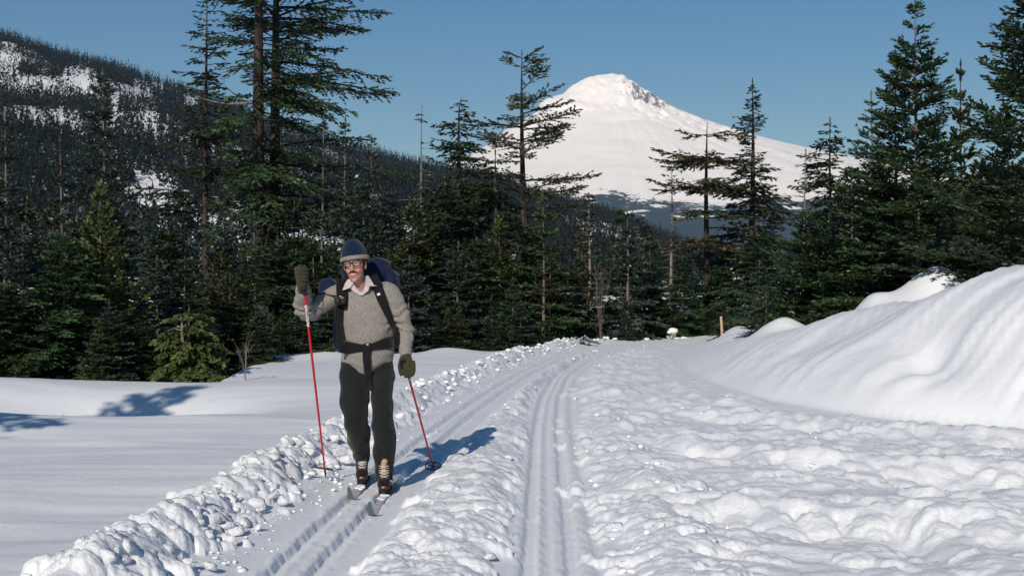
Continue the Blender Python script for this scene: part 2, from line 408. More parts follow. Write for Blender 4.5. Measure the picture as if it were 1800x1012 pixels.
forest = np.clip(.5-(hh-tl)/240, 0, 1)*(1-.75*sstep(.3, .55, fbm(UU/330+1, VVv/260, 4))*sstep(-330, -60, hh-tl))
mv = np.stack([UU+(1080-CX)/FPX*D, D-VVv, hh+CAMZ], -1).reshape(-1, 3)
nu, nv = UU.shape
ii, jj = np.meshgrid(np.arange(nu-1), np.arange(nv-1), indexing='ij')
Q = np.stack([ii*nv+jj, ii*nv+jj+1, (ii+1)*nv+jj+1, (ii+1)*nv+jj], -1).reshape(-1, 4)
m = mat('mountain_snow', (0.92, 0.92, 0.93), 0.6, 0.2)
rk = ramp(m, noise(m, .02, 5), [(0.3, (0.10, 0.095, 0.10)), (0.7, (0.24, 0.22, 0.22))])
rm = nd(m, 'ShaderNodeMath', operation='ADD'); lk(m, attrn(m, 'rock'), rm.inputs[0])
rn_ = nd(m, 'ShaderNodeMapRange'); lk(m, noise(m, .014, 7, .72, stretch=(1.5, .5, .45)), rn_.inputs[0]); rn_.inputs[3].default_value = -.9; rn_.inputs[4].default_value = .9; lk(m, rn_.outputs[0], rm.inputs[1])
c1 = mixc(m, ramp(m, rm.outputs[0], [(.64, (0, 0, 0)), (.76, (1, 1, 1))]), (0.95, 0.95, 0.955), rk)
fo = ramp(m, noise(m, .045, 5, .7), [(0.35, (0.010, 0.018, 0.016)), (0.75, (0.026, 0.036, 0.03))])
fm = nd(m, 'ShaderNodeMath', operation='ADD'); lk(m, attrn(m, 'forest'), fm.inputs[0])
fn_ = nd(m, 'ShaderNodeMapRange'); lk(m, noise(m, .022, 6, .75), fn_.inputs[0]); fn_.inputs[3].default_value = -.75; fn_.inputs[4].default_value = .75; lk(m, fn_.outputs[0], fm.inputs[1])
c2_ = mixc(m, ramp(m, fm.outputs[0], [(.46, (0, 0, 0)), (.54, (1, 1, 1))]), c1, fo)
lk(m, c2_, bsdf(m).inputs['Base Color']); bump(m, noise(m, .03, 6, .7), .6, 7)
mt = link('mountain', np_mesh('mountain', mv, Q, None, {'rock': rock.ravel(), 'forest': forest.ravel()}), m)
tag(mt, 'snow covered volcanic peak rising behind the forest', None, None, 'structure')

# ------------------------------------------------------------------ wooded ridge on the left
SKX = np.array([-1200, -500, 0, 100, 200, 300, 400, 500, 600, 700, 860, 1000, 1060, 1150, 1300, 1500])
SKY = np.array([-60, 10, 70, 98, 122, 150, 190, 232, 268, 288, 322, 362, 384, 420, 470, 505])
HD0, HD1 = 480.0, 2000.0
def hill_z(pxx, d):
    e = (CY-np.interp(pxx, SKX, SKY))/FPX
    t = (d-HD0)/(HD1-HD0)
    zz = -4.5 + (e*HD1+4.5+CAMZ)*np.where(t < 1, np.clip(t, 0, 1)**1.02, 1-.55*(t-1))
    x = (pxx-CX)/FPX*d
    return zz + 14*fbm(x/200, d/260, 3)*sstep(0, .15, t)*(1-.5*sstep(.85, 1, t)) - 2.0*(t < 0)
hp = np.linspace(-1200, 1500, 260); hd = np.concatenate([np.linspace(420, 2000, 110), np.linspace(2040, 3200, 12)])
HP, HDD = np.meshgrid(hp, hd, indexing='ij')
hv = np.stack([(HP-CX)/FPX*HDD, HDD, hill_z(HP, HDD)], -1).reshape(-1, 3)
nu, nv = HP.shape
ii, jj = np.meshgrid(np.arange(nu-1), np.arange(nv-1), indexing='ij')
Q = np.stack([ii*nv+jj, (ii+1)*nv+jj, (ii+1)*nv+jj+1, ii*nv+jj+1], -1).reshape(-1, 4)
ms = mat('hill_snow', (0.86, 0.87, 0.89), 0.6, 0.2); bump(ms, noise(ms, .12, 5), .5, 2)
hill = link('hillside', np_mesh('hillside', hv, Q), ms)
tag(hill, 'snowy hillside under dense dark forest', None, None, 'structure')
# bare snow openings, found on the slope by their place in the picture
OPEN = [(15, 105, 34, 22), (140, 132, 40, 20), (150, 152, 10, 22), (335, 182, 18, 14), (262, 208, 22, 18), (240, 158, 40, 9), (200, 198, 12, 14), (85, 148, 14, 9), (105, 205, 10, 18), (283, 155, 12, 9), (40, 140, 14, 10), (282, 345, 70, 46), (420, 380, 90, 40), (712, 398, 26, 28), (905, 440, 20, 26), (560, 410, 60, 30), (250, 330, 40, 20), (1030, 430, 20, 15)]
rf = np.random.RandomState(5)
def far_trees(n, lowdetail, drange, seedo):
    d = np.sqrt(rf.uniform(drange[0]**2, drange[1]**2, n)); p = rf.uniform(-420, 1280, n)
    zb = hill_z(p, d); yb = CY-(zb-CAMZ)/d*FPX
    keep = np.ones(n, bool)
    for ox, oy, rx, ry in OPEN:
        q = ((p-ox)/(rx*.8))**2+((yb-oy-5*FPX/d)/(ry*.8+3*FPX/d))**2
        keep &= (q > 1+.9*n2(p/9.0+ox, yb/7.0)) | (rf.rand(n) < .12)
    dens = .9+.4*n2(p/40, d/60)
    keep &= (rf.rand(n) < dens) & (zb > -1)
    d, p, zb = d[keep], p[keep], zb[keep]; x = (p-CX)/FPX*d
    H = rf.uniform(11, 23, len(d))*np.where(rf.rand(len(d)) < .12, 1.25, 1); W = H*rf.uniform(.15, .22, len(d))
    K = lowdetail                       # branch triangles per tree
    N = len(d)
    t = (np.arange(K)+rf.rand(N, K))/K
    az = np.arange(K)*2.4+rf.uniform(0, 6.28, (N, 1))+rf.normal(size=(N, K))*.3
    rad = W[:, None]*(1.02-t)*rf.uniform(.7, 1.2, (N, K))
    zz = H[:, None]*(.06+.9*t)
    wid = rad*.55
    cz = np.cos(az); sz = np.sin(az)
    top = np.stack([0*cz+x[:, None], 0*cz+d[:, None], zb[:, None]-.5+zz+.10*H[:, None]], -1)
    e1 = np.stack([x[:, None]+cz*rad-sz*wid, d[:, None]+sz*rad+cz*wid, zb[:, None]-.5+zz-.03*H[:, None]], -1)
    e2 = np.stack([x[:, None]+cz*rad+sz*wid, d[:, None]+sz*rad-cz*wid, zb[:, None]-.5+zz-.03*H[:, None]*rf.uniform(0, 2, (N, K))], -1)
    Vt = np.stack([top, e1, e2], 2).reshape(-1, 3)
    return Vt, np.repeat(rf.rand(N), K*3)
a1, b1 = far_trees(11500, 15, (500, 1050), 1); a2, b2 = far_trees(34000, 8, (980, 2050), 2)
Vt = np.concatenate([a1, a2]); bt = np.concatenate([b1, b2])
mfar = mat('far_needles', (0.03, 0.045, 0.03), .7, .15)
lk(mfar, ramp(mfar, attrn(mfar, 'v'), [(0, (0.004, 0.008, 0.008)), (.8, (0.010, 0.016, 0.013)), (1, (0.032, 0.031, 0.026))]), bsdf(mfar).inputs['Base Color'])
fo = link('hillside_forest', np_mesh('hillside_forest', Vt, None, np.arange(len(Vt)).reshape(-1, 3), {'v': bt}), mfar, None, False)
tag(fo, 'dense dark conifer forest covering the far hillside', 'forest', None, 'stuff')

# ------------------------------------------------------------------ thin winter air over everything
hz = raw_box = bpy.data.meshes.new('haze'); bmh = bmesh.new(); bmesh.ops.create_cube(bmh, size=1.0)
for v in bmh.verts: v.co = (v.co.x*34600, v.co.y*34600, -20 if v.co.z < 0 else 2350)
bmh.to_mesh(hz); bmh.free()
mh = bpy.data.materials.new('haze_air'); mh.use_nodes = True; mh.node_tree.nodes.clear()
pv = mh.node_tree.nodes.new('ShaderNodeVolumePrincipled'); pv.inputs['Color'].default_value = (.45, .70, 1.0, 1); pv.inputs['Absorption Color'].default_value = (1, 1, 1, 1); pv.inputs['Density'].default_value = 3.6e-5; pv.inputs['Anisotropy'].default_value = 0.0
mo = mh.node_tree.nodes.new('ShaderNodeOutputMaterial'); mh.node_tree.links.new(pv.outputs[0], mo.inputs['Volume'])
ho = link('haze', hz, mh, None, False); tag(ho, 'thin pale blue winter air fading the far forest', 'haze', None, 'stuff')
# ------------------------------------------------------------------ conifers
def tube(path, rad, ns=6, cap=True):
    path = np.asarray(path, float); n = len(path); rad = np.asarray(rad, float)
    T_ = np.gradient(path, axis=0); T_ /= np.linalg.norm(T_, axis=1)[:, None]+1e-9
    ref = np.where(np.abs(T_[:, 2:3]) > .9, np.array([[1., 0, 0]]), np.array([[0, 0, 1.]]))
    A = np.cross(T_, ref); A /= np.linalg.norm(A, axis=1)[:, None]+1e-9; B = np.cross(T_, A)
    th = np.arange(ns)*2*np.pi/ns
    V = path[:, None]+rad[:, None, None]*(np.cos(th)[None, :, None]*A[:, None]+np.sin(th)[None, :, None]*B[:, None])
    i, j = np.meshgrid(np.arange(n-1), np.arange(ns), indexing='ij'); j2 = (j+1) % ns
    Q = np.stack([i*ns+j, i*ns+j2, (i+1)*ns+j2, (i+1)*ns+j], -1).reshape(-1, 4)
    return V.reshape(-1, 3), Q
class Acc:
    def __init__(s): s.V = []; s.Q = []; s.n = 0; s.a = []
    def add(s, V, Q, a=None):
        s.V.append(V); s.Q.append(Q+s.n); s.n += len(V)
        if a is not None: s.a.append(a)
    def mesh(s, name):
        return np_mesh(name, np.concatenate(s.V), np.concatenate(s.Q), None, {'v': np.concatenate(s.a)} if s.a else None)

def sprays(acc, P, Dv, L, Wd, rs, col):
    """needle-covered shoots: one tapered blade each, rolled at random"""
    n = len(P)
    if n == 0: return
    Dv = Dv/(np.linalg.norm(Dv, axis=1)[:, None]+1e-9)
    up = np.array([0, 0, 1.])+rs.normal(size=(n, 3))*.55
    s = np.cross(Dv, up); s /= np.linalg.norm(s, axis=1)[:, None]+1e-9
    m_ = P+Dv*(L*.42)[:, None]; e = P+Dv*L[:, None]; w_ = (Wd*.58)[:, None]
    V = np.stack([P, m_+s*w_, e, m_-s*w_], 1).reshape(-1, 3)
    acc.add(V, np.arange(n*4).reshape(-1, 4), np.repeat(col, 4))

def conifer(seed, H, cb=.05, rad=1.0, prof=None, bpm=16, p_top=50, p_bot=0, droop=.25, uptip=0.0, dens=1.0, el=.13, ew=.045,
            trunk=.06, spread=55, gaps=0.0, nod=0.0, whorl=0.0, lean=0.0, asym=0.0, tw=.42, hang=0.0, leader=.25, dead=0.0, lmin=.1, wob=.02):
    """returns (wood mesh, foliage mesh); heights in metres"""
    rs = np.random.RandomState(seed); wood = Acc(); fol = Acc()
    el = min(el*.92, .165); ew = min(ew*1.12, .058); bpm *= 1.22; dens *= 1.2; rad *= 1.18; trunk *= .8 if trunk < .12 else 1
    zs = np.linspace(0, H, 26); ph = rs.uniform(0, 6.28)
    tx = lean*zs + wob*H*.2*np.sin(zs/H*5+ph); ty = wob*H*.2*np.cos(zs/H*4+ph*2)
    tx = tx + nod*np.clip(zs/H-.9, 0, 1)**2*100*.1*H*.1
    zt = zs - abs(nod)*np.clip(zs/H-.93, 0, 1)*.6*H*.1
    tr = trunk*(1-zs/H)**.85+.006; tr[0] *= 1.25
    wood.add(*tube(np.stack([tx, ty, zt], 1), tr, 9))
    prof = prof or (lambda t: (1-t)**.8)
    nb = int(bpm*H*(1-cb)); hs = np.sort(rs.uniform(cb, .985, nb))
    if whorl > 0:
        nw = max(4, int(H*(1-cb)/whorl)); wl = cb+(1-cb)*(np.arange(nw)+.5)/nw
        k = np.argmin(np.abs(hs[:, None]-wl[None]), 1); hs = np.where(rs.rand(nb) < .8, wl[k]+rs.normal(size=nb)*.006, hs)
    gc = rs.uniform(0, 10)
    for i, t in enumerate(hs):
        if t > .99: continue
        L = rad*prof(t)*rs.uniform(.72, 1.12)
        az = i*2.399+rs.normal()*.35
        if gaps > 0:
            g = n2(np.array([t*H*.55+gc]), np.array([math.cos(az)*.9+gc]))[0]
            if g < gaps-.55: continue
            L *= np.clip(1+g*.8, .35, 1.35)
        L *= 1+asym*math.cos(az)
        if L < lmin: L = lmin
        pitch = R(p_bot+(p_top-p_bot)*t**1.3+rs.normal()*6)
        o = np.array([np.interp(t*H, zs, tx), np.interp(t*H, zs, ty), np.interp(t*H, zs, zt)])
        ns = max(5, int(L/.09)); s = np.linspace(0, 1, ns)
        wv = rs.normal()*.18
        out = s*L*math.cos(pitch); rise = s*L*math.sin(pitch)-droop*L*s**2+uptip*L*s**4
        a2 = az+wv*s
        path = o+np.stack([np.cos(a2)*out, np.sin(a2)*out, rise], 1)
        r0 = min(trunk*.33, .010+.012*L)
        wood.add(*tube(path, r0*(1-s*.85), 3))
        if rs.rand() < dead: continue
        # side shoots
        Tn = np.gradient(path, axis=0); Tn /= np.linalg.norm(Tn, axis=1)[:, None]
        step = el*.42/dens; m_ = max(3, int(L*(.92)/step))
        u = np.sort(rs.uniform(.10 if L < 1.2 else .16, 1.0, m_))
        bp = np.stack([np.interp(u, s, path[:, k]) for k in range(3)], 1); bt = np.stack([np.interp(u, s, Tn[:, k]) for k in range(3)], 1)
        sd = np.where(np.arange(m_) % 2 == 0, 1.0, -1.0)
        side = np.cross(bt, np.array([0, 0, 1.])); side /= np.linalg.norm(side, axis=1)[:, None]+1e-9
        ang = np.deg2rad(spread)*rs.uniform(.65, 1.15, m_)
        Dv = bt*np.cos(ang)[:, None]+side*(sd*np.sin(ang))[:, None]+np.array([0, 0, 1.])*(rs.normal(size=m_)*.16-hang*rs.uniform(.3, 1.2, m_))[:, None]
        Dv /= np.linalg.norm(Dv, axis=1)[:, None]
        ln = np.minimum(tw*L*(1.08-u)*rs.uniform(.6, 1.2, m_)+el*.7, tw*1.3)
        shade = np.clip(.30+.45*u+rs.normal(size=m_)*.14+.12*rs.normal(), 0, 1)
        # along each side shoot, a chain of short blades plus little side blades
        nk = np.maximum(1, np.ceil(ln/(el*.8)).astype(int)); mx = nk.max()
        for k in range(mx):
            q = nk > k; 
            if not q.any(): break
            f = k/np.maximum(nk[q], 1); P0 = bp[q]+Dv[q]*(ln[q]*f)[:, None]; P0[:, 2] -= hang*.3*(ln[q]*f)**1.2
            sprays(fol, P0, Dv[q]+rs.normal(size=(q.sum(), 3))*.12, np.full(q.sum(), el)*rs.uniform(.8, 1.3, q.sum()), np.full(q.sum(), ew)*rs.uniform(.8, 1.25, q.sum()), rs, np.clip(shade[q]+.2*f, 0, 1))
            if k > 0 or mx == 1:
                sg = rs.choice([-1., 1.], q.sum()); c = np.cross(Dv[q], np.array([0, 0, 1.])); c /= np.linalg.norm(c, axis=1)[:, None]+1e-9
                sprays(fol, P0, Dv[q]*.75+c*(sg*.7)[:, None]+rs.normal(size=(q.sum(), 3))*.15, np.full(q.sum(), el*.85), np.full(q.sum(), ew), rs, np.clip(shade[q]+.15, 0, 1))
        # tip
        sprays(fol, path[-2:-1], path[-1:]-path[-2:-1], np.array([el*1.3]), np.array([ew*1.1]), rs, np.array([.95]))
    if leader > 0:
        tp = np.array([[tx[-1], ty[-1], zt[-1]-leader*.6]]); k = 6
        P0 = np.repeat(tp, k, 0)+np.array([0, 0, 1])*np.linspace(0, leader*.6, k)[:, None]
        sprays(fol, P0, np.array([tx[-1]-tx[-2], ty[-1]-ty[-2], zt[-1]-zt[-2]])+rs.normal(size=(k, 3))*.03*H/26, np.full(k, leader*.5), np.full(k, ew), rs, np.full(k, .8))
    return wood.mesh('trunk'), (fol.mesh('crown') if fol.V else None)

def plant_tree(name, meshes, mats, loc, sc=1.0, rz=0.0, label='', group=None, cat='tree', tilt=(0, 0), parts=None):
    e = empty(name, loc, rz); e.scale = (sc,)*3; e.rotation_euler = (tilt[0], tilt[1], rz)
    for nm, me, mm in zip(('trunk', 'crown'), meshes, mats):
        if me is None: continue
        o = bpy.data.objects.new(nm, me); COL.objects.link(o); o.parent = e
        if not me.materials:
            me.materials.append(mm)
            if nm == 'trunk': me.polygons.foreach_set('use_smooth', np.ones(len(me.polygons), bool))
        if me.materials[0] != mm:
            o.material_slots[0].link = 'OBJECT'; o.material_slots[0].material = mm
    tag(e, label, cat, group)
    return e
def base_at(pxx, d):
    x = (pxx-CX)/FPX*d; return x, d, gz_at(x, d)
def height_for(pxx, top, d):
    x, y, z = base_at(pxx, d); return CAMZ+(CY-top)/FPX*d-z+.12, (x, y, z-.12)
FIR = (M['bark_young'], M['needle_fir']); SIL = (M['bark_young'], M['needle_silver']); DRK = (M['bark_fir'], M['needle_dark'])
YEL = (M['bark_young'], M['needle_yellow']); OLV = (M['bark_dead'], M['needle_olive']); OLD = (M['bark_fir'], M['needle_fir'])

HEROES = [(455, 40, 'thick trunked old fir'), (484, 42, 'reddish trunked old fir')]
def hero(name, pxx, top, d, mats, label, **k):
    HEROES.append((pxx, d, label.split(' with ')[0].split(' in the ')[0].split(' in front')[0].split(' just ')[0].split(' standing')[0].split(' rising')[0].split(' poking')[0].split(' behind')[0].split(' beside')[0].split(' at the')[0].split(' between')[0].split(' against')[0].split(' half bur')[0].split(' filling')[0].split(' above')[0].split(' right of')[0].split(' below')[0].split(' left of')[0].split(' at left')[0].split(' tapering')[0].split(' on the')[0]))
    H, loc = height_for(pxx, top, d)
    k.setdefault('rad', 1.0)
    return plant_tree(name, conifer(H=H, **k), mats, loc, 1.0, 0.0, label)

# ---- the tall individual trees
H1, L1 = height_for(455, -330, 40)
big = plant_tree('old_fir', conifer(101, H1, cb=.20, asym=.22, rad=1.5, prof=lambda t: .55+.75*math.sin(min(t, .9)*3.0)*(1-t*.5), bpm=11.5, p_top=20, p_bot=-10, droop=.26, uptip=.05, dens=.85, el=.25, ew=.10, trunk=.28, gaps=.55, hang=.22, tw=.62, wob=.01, dead=.04), OLD, L1, 1, 0,
                 'tall old fir with thick furrowed trunk, top cut off above, left of its twin')
H2, L2 = height_for(484, -260, 42)
plant_tree('old_fir', conifer(102, H2, cb=.24, rad=2.1, prof=lambda t: .5+.7*math.sin(min(t, .9)*3.0)*(1-t*.5), bpm=11.5, p_top=25, p_bot=-5, droop=.20, uptip=.08, dens=.85, el=.25, ew=.10, trunk=.26, gaps=.52, hang=.18, tw=.6, wob=.01, asym=.42), OLD, L2, 1, 0,
           'tall old fir with reddish trunk and long boughs, standing behind its thicker twin')
# bleached dead boughs on the big fir
a = px(445, 180, 40)-np.array(L1); b_ = px(352, 172, 39.3)-np.array(L1)
t_ = np.linspace(0, 1, 9)[:, None]; path = a+(b_-a)*t_+np.array([0, 0, -.12])*np.sin(t_*3.1)
db = link('dead_bough', np_mesh('dead_bough', *tube(path, np.linspace(.05, .012, 9), 6)), M['bark_dead'], big)
a = px(440, 170, 40)-np.array(L1); b_ = px(395, 150, 39.2)-np.array(L1); path = a+(b_-a)*t_+np.array([0, 0, -.15])*np.sin(t_*3.1)
link('dead_bough', np_mesh('dead_bough', *tube(path, np.linspace(.04, .01, 9), 6)), M['bark_dead'], big)
hero('hemlock', 362, -14, 41, DRK, 'slender dark hemlock with drooping boughs beside the two old firs', seed=103, cb=.06, rad=2.4, prof=lambda t: (1-t)**.75*(.85 if t > .45 else 1.15), bpm=15, p_top=30, p_bot=-8, droop=.32, uptip=.12, dens=.75, el=.22, ew=.07, trunk=.13, tw=.4, hang=.25, gaps=.25, leader=.6)
hero('dying_hemlock', 742, 180, 45, (M['bark_dead'], M['needle_dark']), 'half dead hemlock with bare needleless spire beside a nodding hemlock', seed=104, cb=.1, rad=1.5, prof=lambda t: (1-t)**.9+.05, bpm=9, p_top=5, p_bot=-15, droop=.1, dens=.35, el=.2, ew=.05, trunk=.10, tw=.3, hang=.25, gaps=.3, dead=.55, leader=0)
hero('hemlock', 808, 168, 42, DRK, 'broad hemlock with a nodding bent tip in front of the peak', seed=105, cb=.05, rad=2.5, prof=lambda t: (1-t)**.62*(.8+.2*math.sin(t*23)), bpm=22, p_top=10, p_bot=-12, droop=.18, uptip=.10, dens=.8, el=.2, ew=.065, trunk=.17, tw=.42, hang=.3, gaps=.25, nod=1.0, leader=0)
hero('old_fir', 872, 268, 41, DRK, 'dark ragged fir with blackened trunk between the hemlock and tall sparse fir', seed=106, cb=.05, rad=1.25, prof=lambda t: .5+.6*(1-t), bpm=10, p_top=10, p_bot=-15, droop=.2, dens=.8, el=.2, ew=.075, trunk=.17, tw=.45, hang=.25, gaps=.35)
hero('sparse_fir', 924, 92, 46, (M['bark_fir'], M['needle_olive']), 'tall ragged fir with tufted gappy boughs and bare trunk against the peak', seed=107, cb=.36, rad=2.05, prof=lambda t: .30+.85*math.sin(min(1, (1-t)*1.35)*1.6)*(.75+.5*math.sin(t*31)**2), bpm=9.5, p_top=25, p_bot=-5, droop=.16, uptip=.10, dens=1.0, el=.19, ew=.10, trunk=.19, tw=.5, gaps=.5, lean=-.012, leader=.25)
hero('sparse_fir', 1243, 213, 43, (M['bark_fir'], M['needle_olive']), 'flat topped fir with a long bare trunk and few wide boughs', seed=108, cb=.40, rad=1.45, prof=lambda t: .55+.5*math.sin((1-t)*2.6), bpm=11, p_top=8, p_bot=-12, droop=.10, uptip=.10, dens=.9, el=.18, ew=.07, trunk=.15, tw=.42, gaps=.3, whorl=.75, hang=.12, leader=0)
hero('spire_fir', 1322, 148, 45, DRK, 'dense dark spire shaped fir tapering to a fine point', seed=109, cb=.08, rad=2.1, prof=lambda t: (1-t)**.85*(.9+.18*math.sin(t*40)), bpm=24, p_top=25, p_bot=-14, droop=.2, uptip=.12, dens=.8, el=.19, ew=.065, trunk=.17, tw=.42, hang=.25, gaps=.2, leader=.5)
hero('hemlock', 1460, 213, 40, DRK, 'thin tipped hemlock rising over bushy firs near the snow bank', seed=110, cb=.1, rad=1.9, prof=lambda t: (1-t)**.75, bpm=22, p_top=15, p_bot=-10, droop=.22, uptip=.1, dens=.8, el=.17, ew=.055, trunk=.11, tw=.4, hang=.22, gaps=.25, leader=.35)
hero('dead_snag', 1180, 283, 47, (M['bark_dead'], M['needle_olive']), 'grey dead snag with bare twigs in front of the peak', seed=111, cb=.3, rad=.75, prof=lambda t: .8-.6*t, bpm=9, p_top=20, p_bot=-20, droop=.1, dead=1.0, trunk=.09, leader=0)
hero('thin_fir', 1415, 268, 39, (M['bark_dead'], M['needle_fir']), 'thin half bare sapling with short twigs beside the thin tipped hemlock', seed=112, cb=.2, rad=.7, prof=lambda t: .9*(1-t)+.1, bpm=9, p_top=40, p_bot=0, droop=.1, dens=.5, el=.15, ew=.04, trunk=.045, dead=.4)
# ---- right-hand group behind the bank
KF = dict(p_top=42, p_bot=4, droop=.10, uptip=.06, whorl=.36, tw=.40, el=.105, ew=.036, spread=48)
hero('young_fir', 1611, 6, 24, FIR, 'tall young fir with long bare leader and upswept open boughs', seed=121, cb=.03, rad=1.75, prof=lambda t: (1-t)**.85+.03, bpm=19, dens=1.05, trunk=.065, leader=.55, **KF)
hero('young_fir', 1576, 100, 25, FIR, 'young fir with twin upright tips just left of the tallest one', seed=122, cb=.03, rad=1.45, prof=lambda t: (1-t)**.8+.04, bpm=19, dens=1.05, trunk=.05, leader=.6, **KF)
hero('young_fir', 1532, 172, 27, SIL, 'narrow pointed young fir at left end of the right hand group', seed=123, cb=.03, rad=1.3, prof=lambda t: (1-t)**.85+.03, bpm=18, dens=1.0, trunk=.05, leader=.4, **KF)
hero('young_pine', 1690, 122, 26, DRK, 'slim dark sapling with upright candle like shoots', seed=124, cb=.1, rad=.85, prof=lambda t: .62*(1-t)**.6+.05, bpm=11, p_top=62, p_bot=25, droop=-.12, uptip=.1, whorl=.42, tw=.2, el=.11, ew=.07, dens=.9, trunk=.045, spread=35, leader=.5)
hero('young_fir', 1648, 232, 25.5, FIR, 'bushy young fir filling between the tallest fir and candle shoot sapling', seed=125, cb=.03, rad=1.45, prof=lambda t: (1-t)**.75, bpm=18, dens=1.05, trunk=.05, **KF)
hero('young_pine', 1727, 292, 23, YEL, 'yellow green young pine with pale trunk on the bank', seed=126, cb=.1, rad=1.05, prof=lambda t: (1-t)**.55, bpm=16, p_top=55, p_bot=10, droop=.0, uptip=.1, whorl=.3, tw=.3, el=.11, ew=.05, dens=1.0, trunk=.045, spread=42, leader=.3)
hero('young_fir', 1762, 180, 28, DRK, 'dark shaded fir behind the yellow green pine', seed=127, cb=.03, rad=1.5, prof=lambda t: (1-t)**.7, bpm=18, dens=1.0, trunk=.06, **KF)
hero('young_fir', 1822, -70, 20.5, FIR, 'large young fir with long open boughs reaching in over the bank', seed=128, cb=.02, rad=2.1, prof=lambda t: (1-t)**.75, bpm=16, dens=1.05, trunk=.07, leader=.5, **{**KF, 'p_bot': 10})
hero('small_fir', 1672, 452, 21.6, FIR, 'tiny fir poking out of the snow bank crest', seed=129, cb=.02, rad=.42, prof=lambda t: (1-t)**.7, bpm=50, p_top=45, p_bot=0, droop=.1, tw=.25, el=.08, ew=.03, dens=1.0, trunk=.02)
hero('small_fir', 1347, 512, 24.6, FIR, 'small drooping fir half buried at the end of the bank', seed=130, cb=.02, rad=.5, prof=lambda t: (1-t)**.6, bpm=40, p_top=30, p_bot=-25, droop=.25, tw=.3, el=.09, ew=.035, dens=1.0, trunk=.02)
hero('young_fir', 1430, 372, 26.5, FIR, 'bushy bright green fir at the foot of the bank crest', seed=131, cb=.02, rad=1.55, prof=lambda t: (1-t)**.75+.02, bpm=21, dens=1.1, trunk=.05, **KF)
hero('young_fir', 1497, 300, 26.0, FIR, 'broad bright green fir above the block of snow on the bank', seed=132, cb=.02, rad=1.7, prof=lambda t: (1-t)**.72+.02, bpm=20, dens=1.1, trunk=.055, **KF)
# ---- left stand, trees one can pick out
hero('silver_fir', 183, 128, 27, SIL, 'tall dense blue green fir standing over the left stand', seed=141, cb=.03, rad=1.15, prof=lambda t: (1-t)**.62*(.9+.15*math.sin(t*55)), bpm=22, p_top=25, p_bot=-8, droop=.10, uptip=.1, whorl=.28, tw=.33, el=.095, ew=.045, dens=1.05, trunk=.07, spread=50, leader=.25)
hero('thin_fir', 108, 246, 24, SIL, 'slim fir with pale bare stem showing between short boughs', seed=142, cb=.06, rad=.85, prof=lambda t: .6*(1-t)**.6+.5*max(0, .45-t), bpm=22, p_top=30, p_bot=0, droop=.1, whorl=.34, tw=.28, el=.09, ew=.04, dens=1.0, trunk=.045, leader=.2)
hero('thin_fir', 8, 205, 25, SIL, 'slim fir with pale stem at the far left end of the stand', seed=143, cb=.05, rad=1.15, prof=lambda t: (1-t)**.7, bpm=24, p_top=30, p_bot=-5, droop=.12, whorl=.34, tw=.3, el=.095, ew=.04, dens=1.0, trunk=.05, leader=.25)
hero('young_pine', 178, 325, 21.5, YEL, 'yellow green young pine in front of the dense blue green fir', seed=144, cb=.03, rad=1.05, prof=lambda t: (1-t)**.75, bpm=22, p_top=60, p_bot=15, droop=.02, uptip=.1, tw=.3, el=.10, ew=.045, dens=1.1, trunk=.04, spread=42)
hero('cedar', 332, 538, 20.6, YEL, 'yellow green drooping cedar with a broken bare top at the snow edge', seed=145, cb=.02, rad=.85, prof=lambda t: (1-t)**.45, bpm=40, p_top=10, p_bot=-25, droop=.3, tw=.4, el=.10, ew=.05, dens=1.1, trunk=.04, hang=.5, leader=0)
x_, y_, z_ = base_at(320, 20.4); pth = np.array([[0, 0, 0], [.0, 0, 1.0], [.01, 0, 2.2], [-.02, 0, 2.9]])
sn = empty('dead_sapling', (x_, y_, z_)); link('trunk', np_mesh('stem', *tube(np.array([[0, 0, -.1], [.01, 0, .5], [0, 0, .95], [-.02, 0, 1.12]]), [.03, .026, .02, .006], 7)), M['bark_dead'], sn)
for (zb_, dx_, dz_) in ((1.02, -.10, .10), (.86, -.14, .05), (.90, .10, .12)):
    link('twig', np_mesh('twig', *tube(np.array([[0, 0, zb_], [dx_*.6, -.02, zb_+dz_*.4], [dx_, -.03, zb_+dz_]]), [.010, .008, .003], 5)), M['bark_dead'], sn)
tag(sn, 'pale bleached bare stem standing in the drooping yellow green cedar', 'dead stem')
hero('thin_fir', 567, 210, 30, SIL, 'slim fir with long white stem right of the old firs', seed=146, cb=.04, rad=.85, prof=lambda t: (1-t)**.8*.9+.05, bpm=17, p_top=30, p_bot=0, droop=.1, whorl=.4, tw=.3, el=.105, ew=.04, dens=.9, trunk=.05, leader=.3)
hero('silver_fir', 606, 212, 36, SIL, 'narrow blue green fir right of the slim white stemmed fir', seed=147, cb=.04, rad=1.0, prof=lambda t: (1-t)**.8, bpm=17, p_top=30, p_bot=0, droop=.1, whorl=.36, tw=.33, el=.13, ew=.05, dens=.9, trunk=.06, leader=.3)
hero('silver_fir', 651, 245, 37, SIL, 'narrow blue green fir with layered tips against the distant ridge', seed=148, cb=.04, rad=1.15, prof=lambda t: (1-t)**.75, bpm=17, p_top=28, p_bot=0, droop=.1, whorl=.34, tw=.33, el=.13, ew=.055, dens=.9, trunk=.06, leader=.3)
hero('thin_fir', 955, 342, 33, FIR, 'young fir with pale straight stem below the tall ragged fir', seed=149, cb=.03, rad=1.15, prof=lambda t: (1-t)**.8, bpm=17, p_top=38, p_bot=0, droop=.1, whorl=.42, tw=.33, el=.12, ew=.045, dens=.95, trunk=.055, leader=.4)
